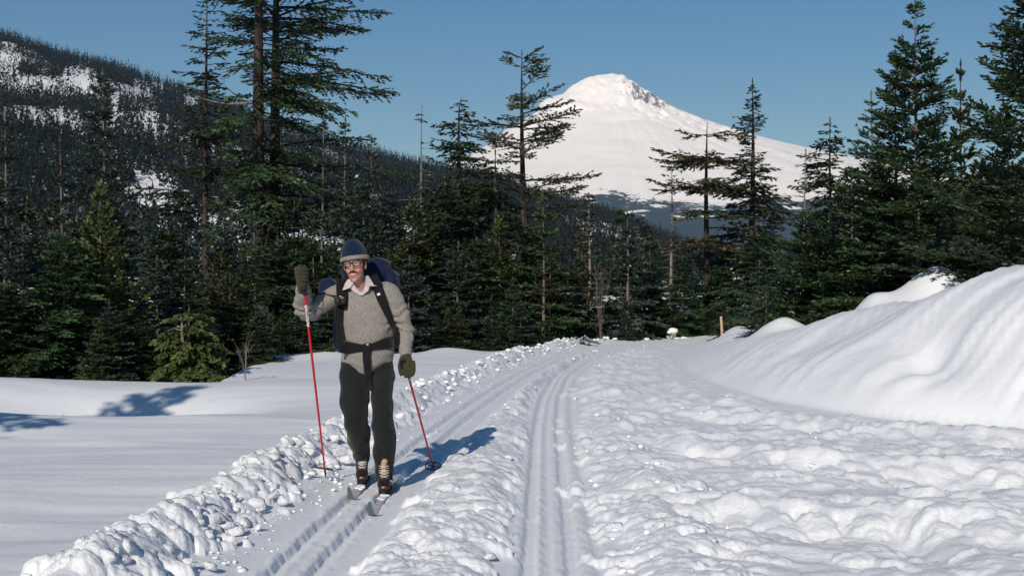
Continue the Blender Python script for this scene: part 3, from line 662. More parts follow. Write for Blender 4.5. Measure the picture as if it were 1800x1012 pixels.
hero('olive_fir', 1036, 342, 38, OLV, 'olive brown fir with mossy branches in the middle of the forest edge', seed=150, cb=.05, rad=1.05, prof=lambda t: (1-t)**.65, bpm=15, p_top=25, p_bot=-12, droop=.18, dens=.8, el=.15, ew=.06, trunk=.08, tw=.38, gaps=.2, leader=.2)
hero('silver_fir', 1103, 368, 37.5, SIL, 'layered fir with pale stem left of the grey dead snag', seed=151, cb=.04, rad=1.2, prof=lambda t: (1-t)**.75, bpm=17, p_top=25, p_bot=-6, droop=.12, whorl=.4, tw=.33, el=.135, ew=.055, dens=.95, trunk=.07, leader=.25)

# ---- the rest of the stand: shared shapes, turned and scaled
KINDS = []
for k, (mm, kw) in enumerate([
    (FIR, dict(cb=.03, rad=1.5, prof=lambda t: (1-t)**.75, bpm=20, p_top=38, p_bot=-2, droop=.13, uptip=.06, whorl=.36, tw=.4, el=.13, ew=.045, dens=1.0, trunk=.06)),
    (SIL, dict(cb=.02, rad=1.35, prof=lambda t: (1-t)**.68, bpm=20, p_top=28, p_bot=-6, droop=.12, uptip=.1, whorl=.32, tw=.36, el=.12, ew=.052, dens=1.0, trunk=.06)),
    (DRK, dict(cb=.04, rad=1.45, prof=lambda t: (1-t)**.65, bpm=17, p_top=18, p_bot=-12, droop=.2, uptip=.1, tw=.42, el=.14, ew=.055, dens=1.0, trunk=.07, hang=.25, gaps=.2)),
    (SIL, dict(cb=.05, rad=.95, prof=lambda t: (1-t)**.8, bpm=17, p_top=32, p_bot=0, droop=.1, whorl=.38, tw=.32, el=.12, ew=.045, dens=.95, trunk=.05, leader=.35)),
    (YEL, dict(cb=.02, rad=1.3, prof=lambda t: (1-t)**.65, bpm=19, p_top=45, p_bot=5, droop=.06, uptip=.08, tw=.36, el=.12, ew=.05, dens=1.0, trunk=.05)),
    (FIR, dict(cb=.01, rad=1.9, prof=lambda t: (1-t)**.6, bpm=22, p_top=35, p_bot=-12, droop=.18, tw=.45, el=.13, ew=.05, dens=1.0, trunk=.06))]):
    KINDS.append((conifer(200+k, 5.0, **kw), mm))
KL = ['bushy green fir', 'dense blue green fir', 'dark drooping hemlock', 'slim layered blue green fir', 'yellow green young conifer', 'broad wide skirted green fir']
KN = ['young_fir', 'silver_fir', 'hemlock', 'thin_fir', 'young_conifer', 'broad_fir']
EVX = [-200, 0, 60, 150, 250, 330, 400, 520, 600, 700, 850, 950, 1050, 1150, 1250, 1350, 1450, 1550, 1700, 1800, 2000]
EVY = [280, 300, 330, 340, 415, 420, 390, 330, 330, 340, 330, 380, 385, 390, 385, 380, 340, 300, 290, 270, 250]
rt = np.random.RandomState(21)
def zone(p): return ('by the snow hollow' if p < 430 else 'behind the skier' if p < 760 else 'under the peak' if p < 1010 else 'at the trail bend' if p < 1330 else 'above the snow bank')
def near_label(kind, p, d):
    hp_, hd_, nm = min(HEROES, key=lambda h: abs(h[0]-p)/60+abs(h[1]-d)/8)
    rel = 'behind' if d > hd_+4 else 'in front of' if d < hd_-4 else 'beside'
    s = '%s %s the %s %s' % (kind, rel, nm, zone(p)); return s if len(s.split()) < 17 else '%s %s the %s' % (kind, rel, nm)
def fill(n, dlo, dhi, tlo, thi, plo=-120, phi=1920, kinds=None):
    for i in range(n):
        p = plo+(phi-plo)*(i+rt.rand())/n; d = edge_d(p)+rt.uniform(dlo, dhi)
        top = np.interp(p, EVX, EVY)+rt.uniform(tlo, thi)
        if rt.rand() < .35: top += rt.uniform(20, 80)
        H, loc = height_for(p, top, d)
        if H < .8: continue
        k = rt.choice(len(KINDS) if kinds is None else kinds) if kinds is None else int(rt.choice(kinds))
        if p > 1330 and k in (2, 4) and rt.rand() < .7: k = 0
        me, mm = KINDS[k]; kk = H/5.0
        e = plant_tree(KN[k], me, mm, loc, kk, rt.uniform(0, 6.28), near_label(('low ' if H < 2.4 else 'tall ' if H > 4.6 else '')+KL[k], p, d), 'stand of conifers '+zone(p))
        wd = np.clip(1.0/kk**.45, .6, 1.35); e.scale = (kk*wd*rt.uniform(.85, 1.1), kk*wd*rt.uniform(.85, 1.1), kk)
fill(46, 9, 20, -20, 40)
fill(52, 3.5, 10, 15, 95)
fill(56, 1.2, 4.5, 70, 190)
fill(44, .5, 2.0, 150, 255, -60, 1300, [0, 1, 4, 5])
# out-of-frame fir on the left whose shadow falls into the hollow
plant_tree('young_fir', KINDS[0][0], FIR, (-8.0, 6.0, gz_at(-8.0, 6.0)-.1), 1.42, .7, 'young fir beside the trail whose shadow lies in the snow hollow')
# ------------------------------------------------------------------ the skier
from mathutils.bvhtree import BVHTree
def P(x, y, d): return Vector(px(x, y, d))
def ring_loft(rings, ns=28):
    """rings: (centre, half width, half depth) horizontal ellipses, closed at both ends"""
    th = np.arange(ns)*2*np.pi/ns; V = []
    for c, rx, ry in rings:
        V.append(np.stack([c[0]+rx*np.cos(th), c[1]+ry*np.sin(th), np.full(ns, c[2])], 1))
    n = len(rings); V = np.concatenate(V+[np.array([rings[0][0]], float), np.array([rings[-1][0]], float)])
    F = [(i*ns+j, i*ns+(j+1) % ns, (i+1)*ns+(j+1) % ns, (i+1)*ns+j) for i in range(n-1) for j in range(ns)]
    F += [(n*ns, (j+1) % ns, j) for j in range(ns)]+[(n*ns+1, (n-1)*ns+j, (n-1)*ns+(j+1) % ns) for j in range(ns)]
    return V, F
def ptube(path, rad, ns):
    n = len(path); T_ = np.gradient(path, axis=0); T_ /= np.linalg.norm(T_, axis=1)[:, None]+1e-9
    a = np.cross(T_[0], [1, 0, 0] if abs(T_[0][0]) < .8 else [0, 1, 0]); a /= np.linalg.norm(a); A = [a]
    for i in range(1, n):
        a = A[-1]-T_[i]*np.dot(A[-1], T_[i]); a /= np.linalg.norm(a)+1e-9; A.append(a)
    A = np.array(A); B = np.cross(T_, A); th = np.arange(ns)*2*np.pi/ns
    V = path[:, None]+rad[:, None, None]*(np.cos(th)[None, :, None]*A[:, None]+np.sin(th)[None, :, None]*B[:, None])
    i, j = np.meshgrid(np.arange(n-1), np.arange(ns), indexing='ij'); j2 = (j+1) % ns
    return V.reshape(-1, 3), np.stack([i*ns+j, i*ns+j2, (i+1)*ns+j2, (i+1)*ns+j], -1).reshape(-1, 4)
def limb(pts, rads, ns=16, sub=6):
    """smooth tapered limb through joints, round ends"""
    p = np.array([list(q) for q in pts], float); r = np.array(rads, float); k = len(p)
    t = np.linspace(0, k-1, (k-1)*sub+1); i = np.clip(t.astype(int), 0, k-2); f = (t-i)[:, None]
    pp = np.pad(p, ((1, 1), (0, 0)), mode='edge'); a, b, c, d = pp[i], pp[i+1], pp[i+2], pp[i+3]
    q = .5*(2*b+(c-a)*f+(2*a-5*b+4*c-d)*f**2+(3*b-3*c+d-a)*f**3)
    rr_ = np.interp(t, np.arange(k), r)
    d0 = q[0]-q[1]; d0 /= np.linalg.norm(d0)+1e-9; d1 = q[-1]-q[-2]; d1 /= np.linalg.norm(d1)+1e-9
    e0 = [q[0]+d0*rr_[0]*s for s in (.98, .75, .4)]; e1 = [q[-1]+d1*rr_[-1]*s for s in (.4, .75, .98)]
    w0 = [rr_[0]*s for s in (.15, .66, .92)]; w1 = [rr_[-1]*s for s in (.92, .66, .15)]
    V, Q = ptube(np.array(e0+list(q)+e1), np.array(w0+list(rr_)+w1), ns)
    n = len(V); F = [tuple(x) for x in Q]+[tuple(range(ns))[::-1], tuple(range(n-ns, n))]
    return V, F
def ball(c, r, nu=20, nv=12):
    c = np.array(c, float); r = np.array(r if np.ndim(r) else (r, r, r), float)
    rings = []; V = []; F = []
    for i in range(1, nv):
        a = math.pi*i/nv; V += [(c[0]+r[0]*math.sin(a)*math.cos(b), c[1]+r[1]*math.sin(a)*math.sin(b), c[2]+r[2]*math.cos(a)) for b in np.arange(nu)*2*math.pi/nu]
    V += [(c[0], c[1], c[2]+r[2]), (c[0], c[1], c[2]-r[2])]; T_ = (nv-1)*nu
    for i in range(nv-2): F += [(i*nu+j, (i+1)*nu+j, (i+1)*nu+(j+1) % nu, i*nu+(j+1) % nu) for j in range(nu)]
    F += [(T_, j, (j+1) % nu) for j in range(nu)]+[(T_+1, (nv-2)*nu+(j+1) % nu, (nv-2)*nu+j) for j in range(nu)]
    return np.array(V), F
def box(c, s, bev=0.0):
    c = np.array(c); s = np.array(s)*.5
    V = np.array([c+s*np.array(k) for k in ((-1, -1, -1), (1, -1, -1), (1, 1, -1), (-1, 1, -1), (-1, -1, 1), (1, -1, 1), (1, 1, 1), (-1, 1, 1))])
    return V, [(3, 2, 1, 0), (4, 5, 6, 7), (0, 1, 5, 4), (1, 2, 6, 5), (2, 3, 7, 6), (3, 0, 4, 7)]
def raw(name, pieces):
    V, F, o = [], [], 0
    for v, f in pieces:
        V += [tuple(q) for q in np.asarray(v)]; F += [tuple(int(i)+o for i in q) for q in f]; o = len(V)
    me = bpy.data.meshes.new(name); me.from_pydata(V, [], F); me.update(); return me
def union(name, pieces, voxel=.007, smooth=4, xf=None, wr=None, post=None):
    """voxel union of closed pieces -> one continuous skin; wr(P)->normal offset"""
    me = raw(name, pieces); o = bpy.data.objects.new('tmp', me); COL.objects.link(o)
    m1 = o.modifiers.new('r', 'REMESH'); m1.mode = 'VOXEL'; m1.voxel_size = voxel
    if smooth: m2 = o.modifiers.new('s', 'SMOOTH'); m2.iterations = smooth; m2.factor = .5
    dg = bpy.context.evaluated_depsgraph_get(); out = bpy.data.meshes.new_from_object(o.evaluated_get(dg))
    bpy.data.objects.remove(o); bpy.data.meshes.remove(me); out.name = name
    n = len(out.vertices); co = np.empty(n*3, np.float32); out.vertices.foreach_get('co', co); co = co.reshape(-1, 3).astype(float)
    if wr is not None:
        no = np.empty(n*3, np.float32); out.vertices.foreach_get('normal', no); co = co+no.reshape(-1, 3)*wr(co)[:, None]
    if post is not None: co = post(co)
    if xf is not None: co = co@np.array(xf.to_3x3()).T+np.array(xf.translation)
    out.vertices.foreach_set('co', co.astype(np.float32).ravel()); out.update(); out.materials.clear()
    return out
def bvh_of(me): return BVHTree.FromPolygons([v.co[:] for v in me.vertices], [p.vertices[:] for p in me.polygons])

def cloth(name, c0, c1, sc, rough=.95, b=.5, bd=.004):
    m = mat(name, c0, rough, .05); f = noise(m, sc, 4, .7)
    lk(m, ramp(m, f, [(.36, c0), (.64, c1)]), bsdf(m).inputs['Base Color']); bump(m, f, b, bd)
    bsdf(m).inputs['Sheen Weight'].default_value = .15
    return m
M['wool'] = cloth('wool_grey', (.10, .09, .08), (.40, .365, .33), 190, .95, .6, .006)
M['trouser'] = cloth('trouser_wool', (.009, .011, .011), (.021, .023, .023), 120)
M['navy'] = cloth('pack_nylon', (.006, .010, .032), (.010, .018, .052), 40, .6, .3)
M['black'] = cloth('black_webbing', (.006, .006, .007), (.016, .014, .018), 160, .7)
M['hat'] = cloth('hat_knit', (.004, .012, .028), (.009, .025, .050), 220, .95, .8)
M['hatband'] = cloth('hat_band', (.15, .13, .11), (.33, .29, .25), 200)
M['hatred'] = cloth('hat_lining', (.16, .008, .012), (.25, .015, .02), 150)
M['glove'] = cloth('glove_wool', (.026, .026, .013), (.062, .058, .030), 170, .95, .7)
M['shirt'] = cloth('shirt_cotton', (.42, .36, .36), (.60, .54, .53), 60, .9, .2)
M['skin'] = mat('skin', (.50, .25, .18), .5, .35)
lk(M['skin'], ramp(M['skin'], noise(M['skin'], 30, 3), [(.3, (.44, .195, .135)), (.7, (.56, .29, .215))]), bsdf(M['skin']).inputs['Base Color'])
bsdf(M['skin']).inputs['Subsurface Weight'].default_value = .12; bsdf(M['skin']).inputs['Subsurface Radius'].default_value = (.01, .004, .002)
M['lip'] = mat('lip', (.42, .12, .11), .4, .4); M['tooth'] = mat('tooth', (.80, .76, .68), .3, .5)
M['hair'] = cloth('hair', (.012, .008, .006), (.035, .022, .015), 300)
M['frame'] = mat('spectacle_frame', (.010, .008, .008), .25, .5)
M['eye'] = mat('eye_white', (.7, .68, .65), .2, .5); M['iris'] = mat('iris', (.03, .04, .05), .2, .5)
g = mat('lens_glass', (.9, .95, .95), .03, .5); bsdf(g).inputs['Alpha'].default_value = .12; bsdf(g).inputs['Specular IOR Level'].default_value = 1.0; M['lens'] = g
M['boot'] = mat('boot_leather', (.020, .009, .007), .38, .5); lk(M['boot'], ramp(M['boot'], noise(M['boot'], 25, 4), [(.3, (.012, .006, .005)), (.7, (.035, .015, .011))]), bsdf(M['boot']).inputs['Base Color'])
M['tongue'] = cloth('boot_tongue', (.36, .24, .17), (.50, .36, .27), 90); M['lace'] = mat('lace', (.68, .62, .52), .8, .1)
M['sole'] = mat('boot_sole', (.02, .018, .016), .8, .2)
M['pole'] = mat('pole_red', (.50, .008, .016), .28, .5); M['pole_white'] = mat('pole_white', (.75, .70, .66), .4, .4)
M['polegrip'] = mat('pole_grip', (.015, .013, .012), .6, .3); M['basket'] = mat('basket', (.03, .026, .022), .6, .3)
m = mat('ski_base', (.10, .16, .18), .4, .4); lk(m, ramp(m, noise(m, 30, 5, .7), [(.35, (.06, .12, .14)), (.6, (.13, .20, .22)), (.75, (.26, .12, .12))]), bsdf(m).inputs['Base Color']); M['skibase'] = m
m = mat('ski_top', (.4, .38, .4), .5, .3); lk(m, ramp(m, noise(m, 22, 5, .75), [(.35, (.30, .26, .27)), (.55, (.55, .54, .56)), (.7, (.8, .82, .84))]), bsdf(m).inputs['Base Color']); M['skitop'] = m

SK = empty('person', (-1.03, 9.6, 0.0))
tag(SK, 'smiling man in grey wool sweater, navy knit hat and glasses striding on skis', 'person')
def part(name, me, m_, parent=None, smooth=True):
    o = link(name, me, m_, None, smooth); o.parent = parent or SK
    if o.parent is SK: o.matrix_parent_inverse = Matrix.Translation(SK.location).inverted()
    return o

# --- joints (photo pixel, depth)
J = dict(pelvis=P(646, 640, 9.62), chest=P(646, 552, 9.55), neck=P(636, 512, 9.49),
         rs=P(588, 520, 9.50), re=P(537, 549, 9.43), rw=P(533, 509, 9.28), ls=P(686, 516, 9.51), le=P(711, 571, 9.53), lw=P(713, 619, 9.44),
         rh=P(622, 652, 9.64), rk=P(625, 738, 9.60), ra=P(637, 812, 9.91), lh=P(672, 652, 9.62), lkn=P(674, 742, 9.40), la=P(676, 838, 9.46))
rt_toe = Vector((-1.135, 9.67, 0.042)); lf_toe = Vector((-.922, 9.20, 0.042))
HC = P(624.5, 470, 9.40)
HM = Matrix.Translation(HC) @ Matrix.Rotation(R(-5), 4, 'Y') @ Matrix.Rotation(R(-6), 4, 'Z') @ Matrix.Rotation(R(4), 4, 'X') @ Matrix.Diagonal((1, -1, 1, 1))
def hw(v): return np.array(HM @ Vector(v))
def hpiece(pc): v, f = pc; v = np.asarray(v); return np.array([hw(q) for q in v]), [tuple(reversed(q)) for q in f]

head = [ball((0, -.018, .045), (.073, .096, .088)), ball((0, .025, -.015), (.060, .064, .080)), ball((0, .030, -.066), (.047, .052, .036)), ball((0, .069, -.090), (.019, .016, .015)),
        ball((-.037, .062, -.014), (.023, .022, .021)), ball((.037, .062, -.014), (.023, .022, .021)),
        limb([(-.045, .070, .050), (0, .086, .053), (.045, .070, .050)], [.010, .012, .010]),
        limb([(0, .084, .046), (0, .098, .018), (0, .113, -.007)], [.0085, .010, .0125]), ball((-.012, .097, -.013), (.0085, .010, .007)), ball((.012, .097, -.013), (.0085, .010, .007)),
        limb([(-.030, .076, -.03), (0, .089, -.032), (.030, .076, -.03)], [.012, .014, .012]), limb([(-.02, .076, -.056), (0, .085, -.058), (.02, .076, -.056)], [.009, .010, .009]),
        ball((-.075, -.005, .008), (.010, .020, .031)), ball((.075, -.005, .008), (.010, .020, .031))]
head = [hpiece(h) for h in head]
body = head + [limb([hw((0, -.012, -.05)), J['neck']+Vector((0, .01, -.03))], [.052, .058]),
               ring_loft([(J['pelvis']+Vector((0, 0, -.04)), .14, .09), (J['pelvis']+Vector((0, 0, .1)), .15, .09), (J['chest'], .165, .10), (J['neck']+Vector((0, .01, -.06)), .15, .08), (J['neck']+Vector((0, 0, .0)), .05, .05)]),
               limb([J['rs'], J['re'], J['rw'], P(531, 488, 9.15)], [.052, .040, .030, .026]), limb([J['ls'], J['le'], J['lw'], P(715, 642, 9.41)], [.052, .040, .030, .030]),
               limb([J['rh'], J['rk'], J['ra'], J['ra']+Vector((0, -.01, -.06))], [.085, .058, .042, .04]), limb([J['lh'], J['lkn'], J['la'], J['la']+Vector((0, -.01, -.06))], [.085, .058, .042, .04]),
               limb([J['ra']+Vector((0, 0, -.04)), rt_toe+Vector((0, .08, .02))], [.04, .025]), limb([J['la']+Vector((0, 0, -.04)), lf_toe+Vector((0, .08, .02))], [.04, .025])]
body_me = union('body', body, .006, 2)
part('body', body_me, M['skin']); BV = bvh_of(body_me)

# --- sweater
def wr_sweater(p):
    q = p-np.array(J['chest'])
    a = n3(p*np.array([9, 9, 14]))*.006+n3(p*np.array([5, 5, 7])+3)*.010
    el = np.exp(-((np.linalg.norm(p-np.array(J['re']), axis=1)/.16)**2))+np.exp(-((np.linalg.norm(p-np.array(J['le']), axis=1)/.15)**2))
    a += el*.011*np.sin(p[:, 2]*75+n3(p*8)*5)
    low = sstep(1.16, 1.05, p[:, 2])*sstep(.97, 1.06, p[:, 2]); a += low*.010*n3(p*np.array([10, 10, 26])+9)
    return a
Z = lambda y, d: CAMZ-(y-CY)/FPX*d
tors = [(P(646, 652, 9.60), .150, .10), (P(646, 640, 9.60), .192, .135), (P(646, 622, 9.59), .202, .142), (P(647, 606, 9.585), .192, .134), (P(646, 586, 9.57), .203, .140), (P(644, 560, 9.55), .206, .142),
        (P(640, 536, 9.53), .202, .130), (P(638, 520, 9.515), .178, .105), (P(637, 511, 9.505), .128, .085), (P(636, 505, 9.50), .082, .068)]
sw = [ring_loft(tors), limb([P(604, 521, 9.50), J['rs']+Vector((0, 0, -.005)), J['re'], J['rw']+Vector((0, 0, -.01))], [.080, .078, .068, .058]), limb([P(672, 517, 9.51), J['ls']+Vector((0, 0, -.005)), J['le'], J['lw']+Vector((0, 0, .012))], [.080, .075, .062, .046])]
def sw_post(co):            # shirt-tail hem: lower in the middle, higher at the hips
    lo = co[:, 2] < 1.0; cx = J['pelvis'][0]
    dip = .05*np.exp(-((co[:, 0]-cx)/.09)**2)-.03
    co[lo, 2] -= (dip*sstep(1.0, .90, co[:, 2]))[lo]; return co
sweater = union('sweater', sw, .008, 3, None, wr_sweater, sw_post)
part('sweater', sweater, M['wool'])
for (c, ax, r) in ((J['rw'], (J['rw']-J['re']).normalized(), .057), (J['lw'], (J['lw']-J['le']).normalized(), .048)):   # ribbed cuffs
    pcs = limb([c-ax*.035, c-ax*.01, c+ax*.008], [r*.98, r*1.02, r*.94]); part('cuff', union('cuff', [pcs], .005, 2, None, lambda p: .002*np.sin((p[:, 0]+p[:, 1])*600)), M['wool'])

# --- trousers
def wr_tr(p):
    q = p.copy(); q[:, 2] += .6*np.abs(p[:, 0]+1.03)      # folds fall slantwise
    a = n3(q*np.array([5, 5, 7])+20)*.018+n3(q*np.array([11, 11, 15])+5)*.007
    cu = sstep(.26, .10, p[:, 2])
    return a+cu*.012*n3(q*np.array([10, 10, 24])+2)
tro = [ring_loft([(P(646, 672, 9.63), .14, .09), (P(646, 655, 9.63), .198, .125), (P(646, 632, 9.61), .192, .125), (P(646, 605, 9.59), .175, .115)]),
       limb([P(622, 655, 9.63), P(622, 690, 9.61), P(627, 738, 9.60), P(632, 775, 9.74), P(637, 802, 9.90)], [.102, .112, .094, .088, .072]),
       limb([P(671, 655, 9.62), P(672, 695, 9.50), P(674, 742, 9.41), P(675, 795, 9.43), P(676, 836, 9.46)], [.096, .091, .081, .080, .068])]
trousers = union('trousers', tro, .009, 2, None, wr_tr); part('trousers', trousers, M['trouser'])

# --- face details, laid on the face by projection
hinv = HM.inverted()
def face_y(x, z):
    o = HM @ Vector((x, .3, z)); d = (HM.to_3x3() @ Vector((0, -1, 0))).normalized(); h = BV.ray_cast(o, d)
    return (hinv @ h[0])[1] if h[0] else .08
def on_face(pts, off): return [Vector(hw((x, face_y(x, z)+off, z))) for x, z in pts]
def face_tube(name, pts, rads, m_, off): part(name, raw(name, [limb(on_face(pts, off), rads, 8, 4)]), m_)
face_tube('moustache', [(-.030, -.034), (-.018, -.028), (0, -.0255), (.018, -.028), (.030, -.034)], [.003, .0065, .006, .0065, .003], M['hair'], .002)
face_tube('upper_lip', [(-.026, -.036), (-.012, -.0365), (0, -.037), (.012, -.0365), (.026, -.036)], [.002, .0035, .0035, .0035, .002], M['lip'], .001)
face_tube('teeth', [(-.021, -.0405), (-.010, -.043), (0, -.044), (.010, -.043), (.021, -.0405)], [.0025, .005, .0058, .005, .0025], M['tooth'], -.0005)
face_tube('lower_lip', [(-.026, -.039), (-.015, -.050), (0, -.0545), (.015, -.050), (.026, -.039)], [.002, .004, .0045, .004, .002], M['lip'], .001)
for s in (-1, 1):
    e = part('eye', raw('eye', [hpiece(ball((s*.030, face_y(s*.030, .034)-.006, .034), (.0105, .010, .0058)))]), M['eye'])
    i_ = raw('iris', [hpiece(ball((s*.030-.003, face_y(s*.030, .034)+.0035, .034), (.0055, .0025, .0055), 10, 6))]); o = link('iris', i_, M['iris']); o.parent = e
    face_tube('eyebrow', [(s*.016, .050), (s*.031, .054), (s*.047, .049)], [.003, .0045, .002], M['hair'], .002)
    part('sideburn', raw('sideburn', [hpiece(limb([(s*.070, .016, .055), (s*.0715, .018, .02), (s*.066, .022, -.005)], [.010, .009, .004], 8))]), M['hair'])
part('hair', raw('hair', [hpiece(ball((0, -.045, .01), (.074, .065, .070)))]), M['hair'])
# spectacles
gl = part('spectacles', raw('spectacles', [hpiece(limb([(-.010, .108, .040), (0, .110, .042), (.010, .108, .040)], [.004]*3, 8))]), M['frame'])
for s in (-1, 1):
    th = np.linspace(0, 2*np.pi, 33)[:-1]
    ex = np.sign(np.cos(th))*np.abs(np.cos(th))**.75*.0255; ez = np.sign(np.sin(th))*np.abs(np.sin(th))**.75*.0215
    cy_ = lambda x: .106-.9*(abs(x)-.01)**2*6
    path = np.array([(s*.0345+a, .106-5.0*max(abs(s*.0345+a)-.012, 0)**2, .034+b) for a, b in zip(ex, ez)]); pw = np.array([hw(q) for q in path])
    ring = []
    n = len(pw); T_ = np.roll(pw, -1, 0)-np.roll(pw, 1, 0); T_ /= np.linalg.norm(T_, axis=1)[:, None]; fn = np.array(HM.to_3x3() @ Vector((0, 1, 0)))
    A = np.cross(T_, fn); A /= np.linalg.norm(A, axis=1)[:, None]
    a8 = np.arange(8)*2*np.pi/8; rv = pw[:, None]+.0036*(np.cos(a8)[None, :, None]*A[:, None]+np.sin(a8)[None, :, None]*fn[None, None]*1.0)
    F = [(i*8+j, i*8+(j+1) % 8, ((i+1) % n)*8+(j+1) % 8, ((i+1) % n)*8+j) for i in range(n) for j in range(8)]
    o = link('rim', raw('rim', [(rv.reshape(-1, 3), F)]), M['frame']); o.parent = gl
    c_ = pw.mean(0); o = link('lens', raw('lens', [(np.concatenate([pw, [c_+fn*.002]]), [(i, (i+1) % n, n) for i in range(n)])]), M['lens']); o.parent = gl
    o = link('temple', raw('temple', [hpiece(limb([(s*.060, .095, .040), (s*.070, .05, .040), (s*.078, -.01, .036)], [.0032]*3, 6))]), M['frame']); o.parent = gl
for ch in [c for c in SK.children if c.name.startswith('spectacles')]:
    for c in COL.objects:
        if c.parent is ch: c.matrix_parent_inverse = Matrix.Identity(4)
# hat
def revolve(prof, n=40, dy=-.016):          # (z, half width, half depth)
    th = np.arange(n)*2*np.pi/n
    V = np.concatenate([np.stack([rx*np.cos(th), dy+ry*np.sin(th), np.full(n, z)], 1) for z, rx, ry in prof]+[[[0, dy, prof[-1][0]]]])
    k = len(prof); F = [(i*n+j, i*n+(j+1) % n, (i+1)*n+(j+1) % n, (i+1)*n+j) for i in range(k-1) for j in range(n)]
    F += [((k-1)*n+j, (k-1)*n+(j+1) % n, k*n) for j in range(n)]
    return V, F
HM_keep = HM.copy()
HM = HM @ Matrix.Rotation(R(-3), 4, 'Y') @ Matrix.Rotation(R(7), 4, 'X')
crown_prof = [(.066, .100, .118), (.085, .099, .116), (.110, .095, .110), (.135, .088, .101), (.158, .078, .089), (.180, .064, .073), (.198, .047, .053), (.209, .028, .031), (.214, .009, .01)]
part('hat', raw('hat', [hpiece(revolve(crown_prof))]), M['hat'])
band = [(.060, .097, .118), (.050, .101, .122), (.049, .105, .126), (.055, .108, .129), (.068, .107, .128), (.078, .104, .125), (.081, .099, .119)]
def openrev(prof, n=40, dy=-.016):
    V, F = revolve(prof, n, dy); return V[:-1], [f for f in F if len(f) == 4]
part('hat_band', raw('hat_band', [hpiece(openrev(band))]), M['hatband'])
part('hat_lining', raw('hat_lining', [hpiece(openrev([(.070, .090, .108), (.052, .094, .113), (.043, .099, .118), (.043, .1015, .1225), (.055, .100, .120)]))]), M['hatred'])
HM = HM_keep

# --- shirt collar
SV = bvh_of(sweater); TV = bvh_of(trousers)
def cast(x, y, trees, off=.006, dflt=9.42):
    o = Vector((0, 0, CAMZ)); d = (P(x, y, 1.0)-o).normalized(); best = None
    for t in trees:
        h = t.ray_cast(o, d)
        if h[0] and (best is None or h[3] < best): best = h[3]
    L = best if best else (P(x, y, dflt)-o).length
    return np.array(o+d*(L-off)), best is not None
def drape(name, path, width, m_, trees, off=.008, thick=.006, parent=None, res=5, smooth_n=6, nw=4):
    """webbing laid over the clothes along a line of photo pixels"""
    p = np.array(path, float); s = np.concatenate([[0], np.cumsum(np.linalg.norm(np.diff(p, axis=0), axis=1))])
    n = max(4, int(s[-1]/res)); t = np.linspace(0, s[-1], n); q = np.stack([np.interp(t, s, p[:, 0]), np.interp(t, s, p[:, 1])], 1)
    wd = np.interp(t, s, np.broadcast_to(width, len(p)) if np.ndim(width) == 0 else width)
    T_ = np.gradient(q, axis=0); T_ /= np.linalg.norm(T_, axis=1)[:, None]; N_ = np.stack([-T_[:, 1], T_[:, 0]], 1)
    G3 = np.zeros((n, nw+1, 3)); dep = np.zeros((n, nw+1)); ok = np.zeros((n, nw+1), bool)
    for i in range(n):
        for j in range(nw+1):
            xy = q[i]+N_[i]*wd[i]*(j/nw-.5); pt, hit = cast(xy[0], xy[1], trees, off); G3[i, j] = pt; dep[i, j] = pt[1]; ok[i, j] = hit
    med = dep.copy()
    for _ in range(smooth_n):
        e = np.pad(med, 1, mode='edge'); med = np.minimum(med, (e[:-2, 1:-1]+e[2:, 1:-1]+e[1:-1, :-2]+e[1:-1, 2:])/4+.002)
    k = med/dep
    o = np.array([0, 0, CAMZ]); G3 = o+(G3-o)*k[..., None]
    V = np.concatenate([G3.reshape(-1, 3), (G3+np.array([0, thick, 0])).reshape(-1, 3)]); m2 = nw+1; N2 = n*m2
    F = [(i*m2+j, (i+1)*m2+j, (i+1)*m2+j+1, i*m2+j+1) for i in range(n-1) for j in range(nw)]
    F += [(N2+i*m2+j, N2+i*m2+j+1, N2+(i+1)*m2+j+1, N2+(i+1)*m2+j) for i in range(n-1) for j in range(nw)]
    for a_, b_ in [(i*m2, (i+1)*m2) for i in range(n-1)]+[((i+1)*m2+nw, i*m2+nw) for i in range(n-1)]+[(j+1, j) for j in range(nw)]+[((n-1)*m2+j, (n-1)*m2+j+1) for j in range(nw)]:
        F.append((a_, N2+a_, N2+b_, b_))
    me = raw(name, [(V, F)])
    o_ = link(name, me, m_); o_.parent = parent
    return o_
def to_person(o): o.parent = SK; o.matrix_parent_inverse = Matrix.Translation(SK.location).inverted(); return o
ALLV = [SV, BV]
def flap(name, pts, th=.005):
    q = [P(*p_) for p_ in pts]; n = len(q); V = [tuple(v) for v in q]+[tuple(v+Vector((0, th, 0))) for v in q]
    F = [tuple(range(n))[::-1], tuple(range(n, 2*n))]+[(k, (k+1) % n, n+(k+1) % n, n+k) for k in range(n)]
    me = raw(name, [(V, F)]); part(name, me, M['shirt'], None, False)
flap('shirt_front', [(616, 494, 9.385), (613, 503, 9.39), (622, 513, 9.393), (634, 520, 9.398), (635, 515, 9.398), (626, 506, 9.388), (621, 497, 9.378)])
flap('shirt_front', [(645, 491, 9.388), (641, 497, 9.38), (640, 507, 9.388), (634, 517, 9.397), (637, 519, 9.396), (647, 511, 9.39), (651, 500, 9.392)])
flap('collar', [(619, 489, 9.39), (611, 491, 9.405), (606, 498, 9.40), (602, 510, 9.405), (608, 508.5, 9.39), (616, 505, 9.378), (621, 498, 9.370)])
flap('collar', [(643, 485, 9.39), (647, 484, 9.41), (653, 491, 9.41), (662, 502.5, 9.415), (655, 503, 9.39), (648, 503, 9.378), (642, 496, 9.370)])

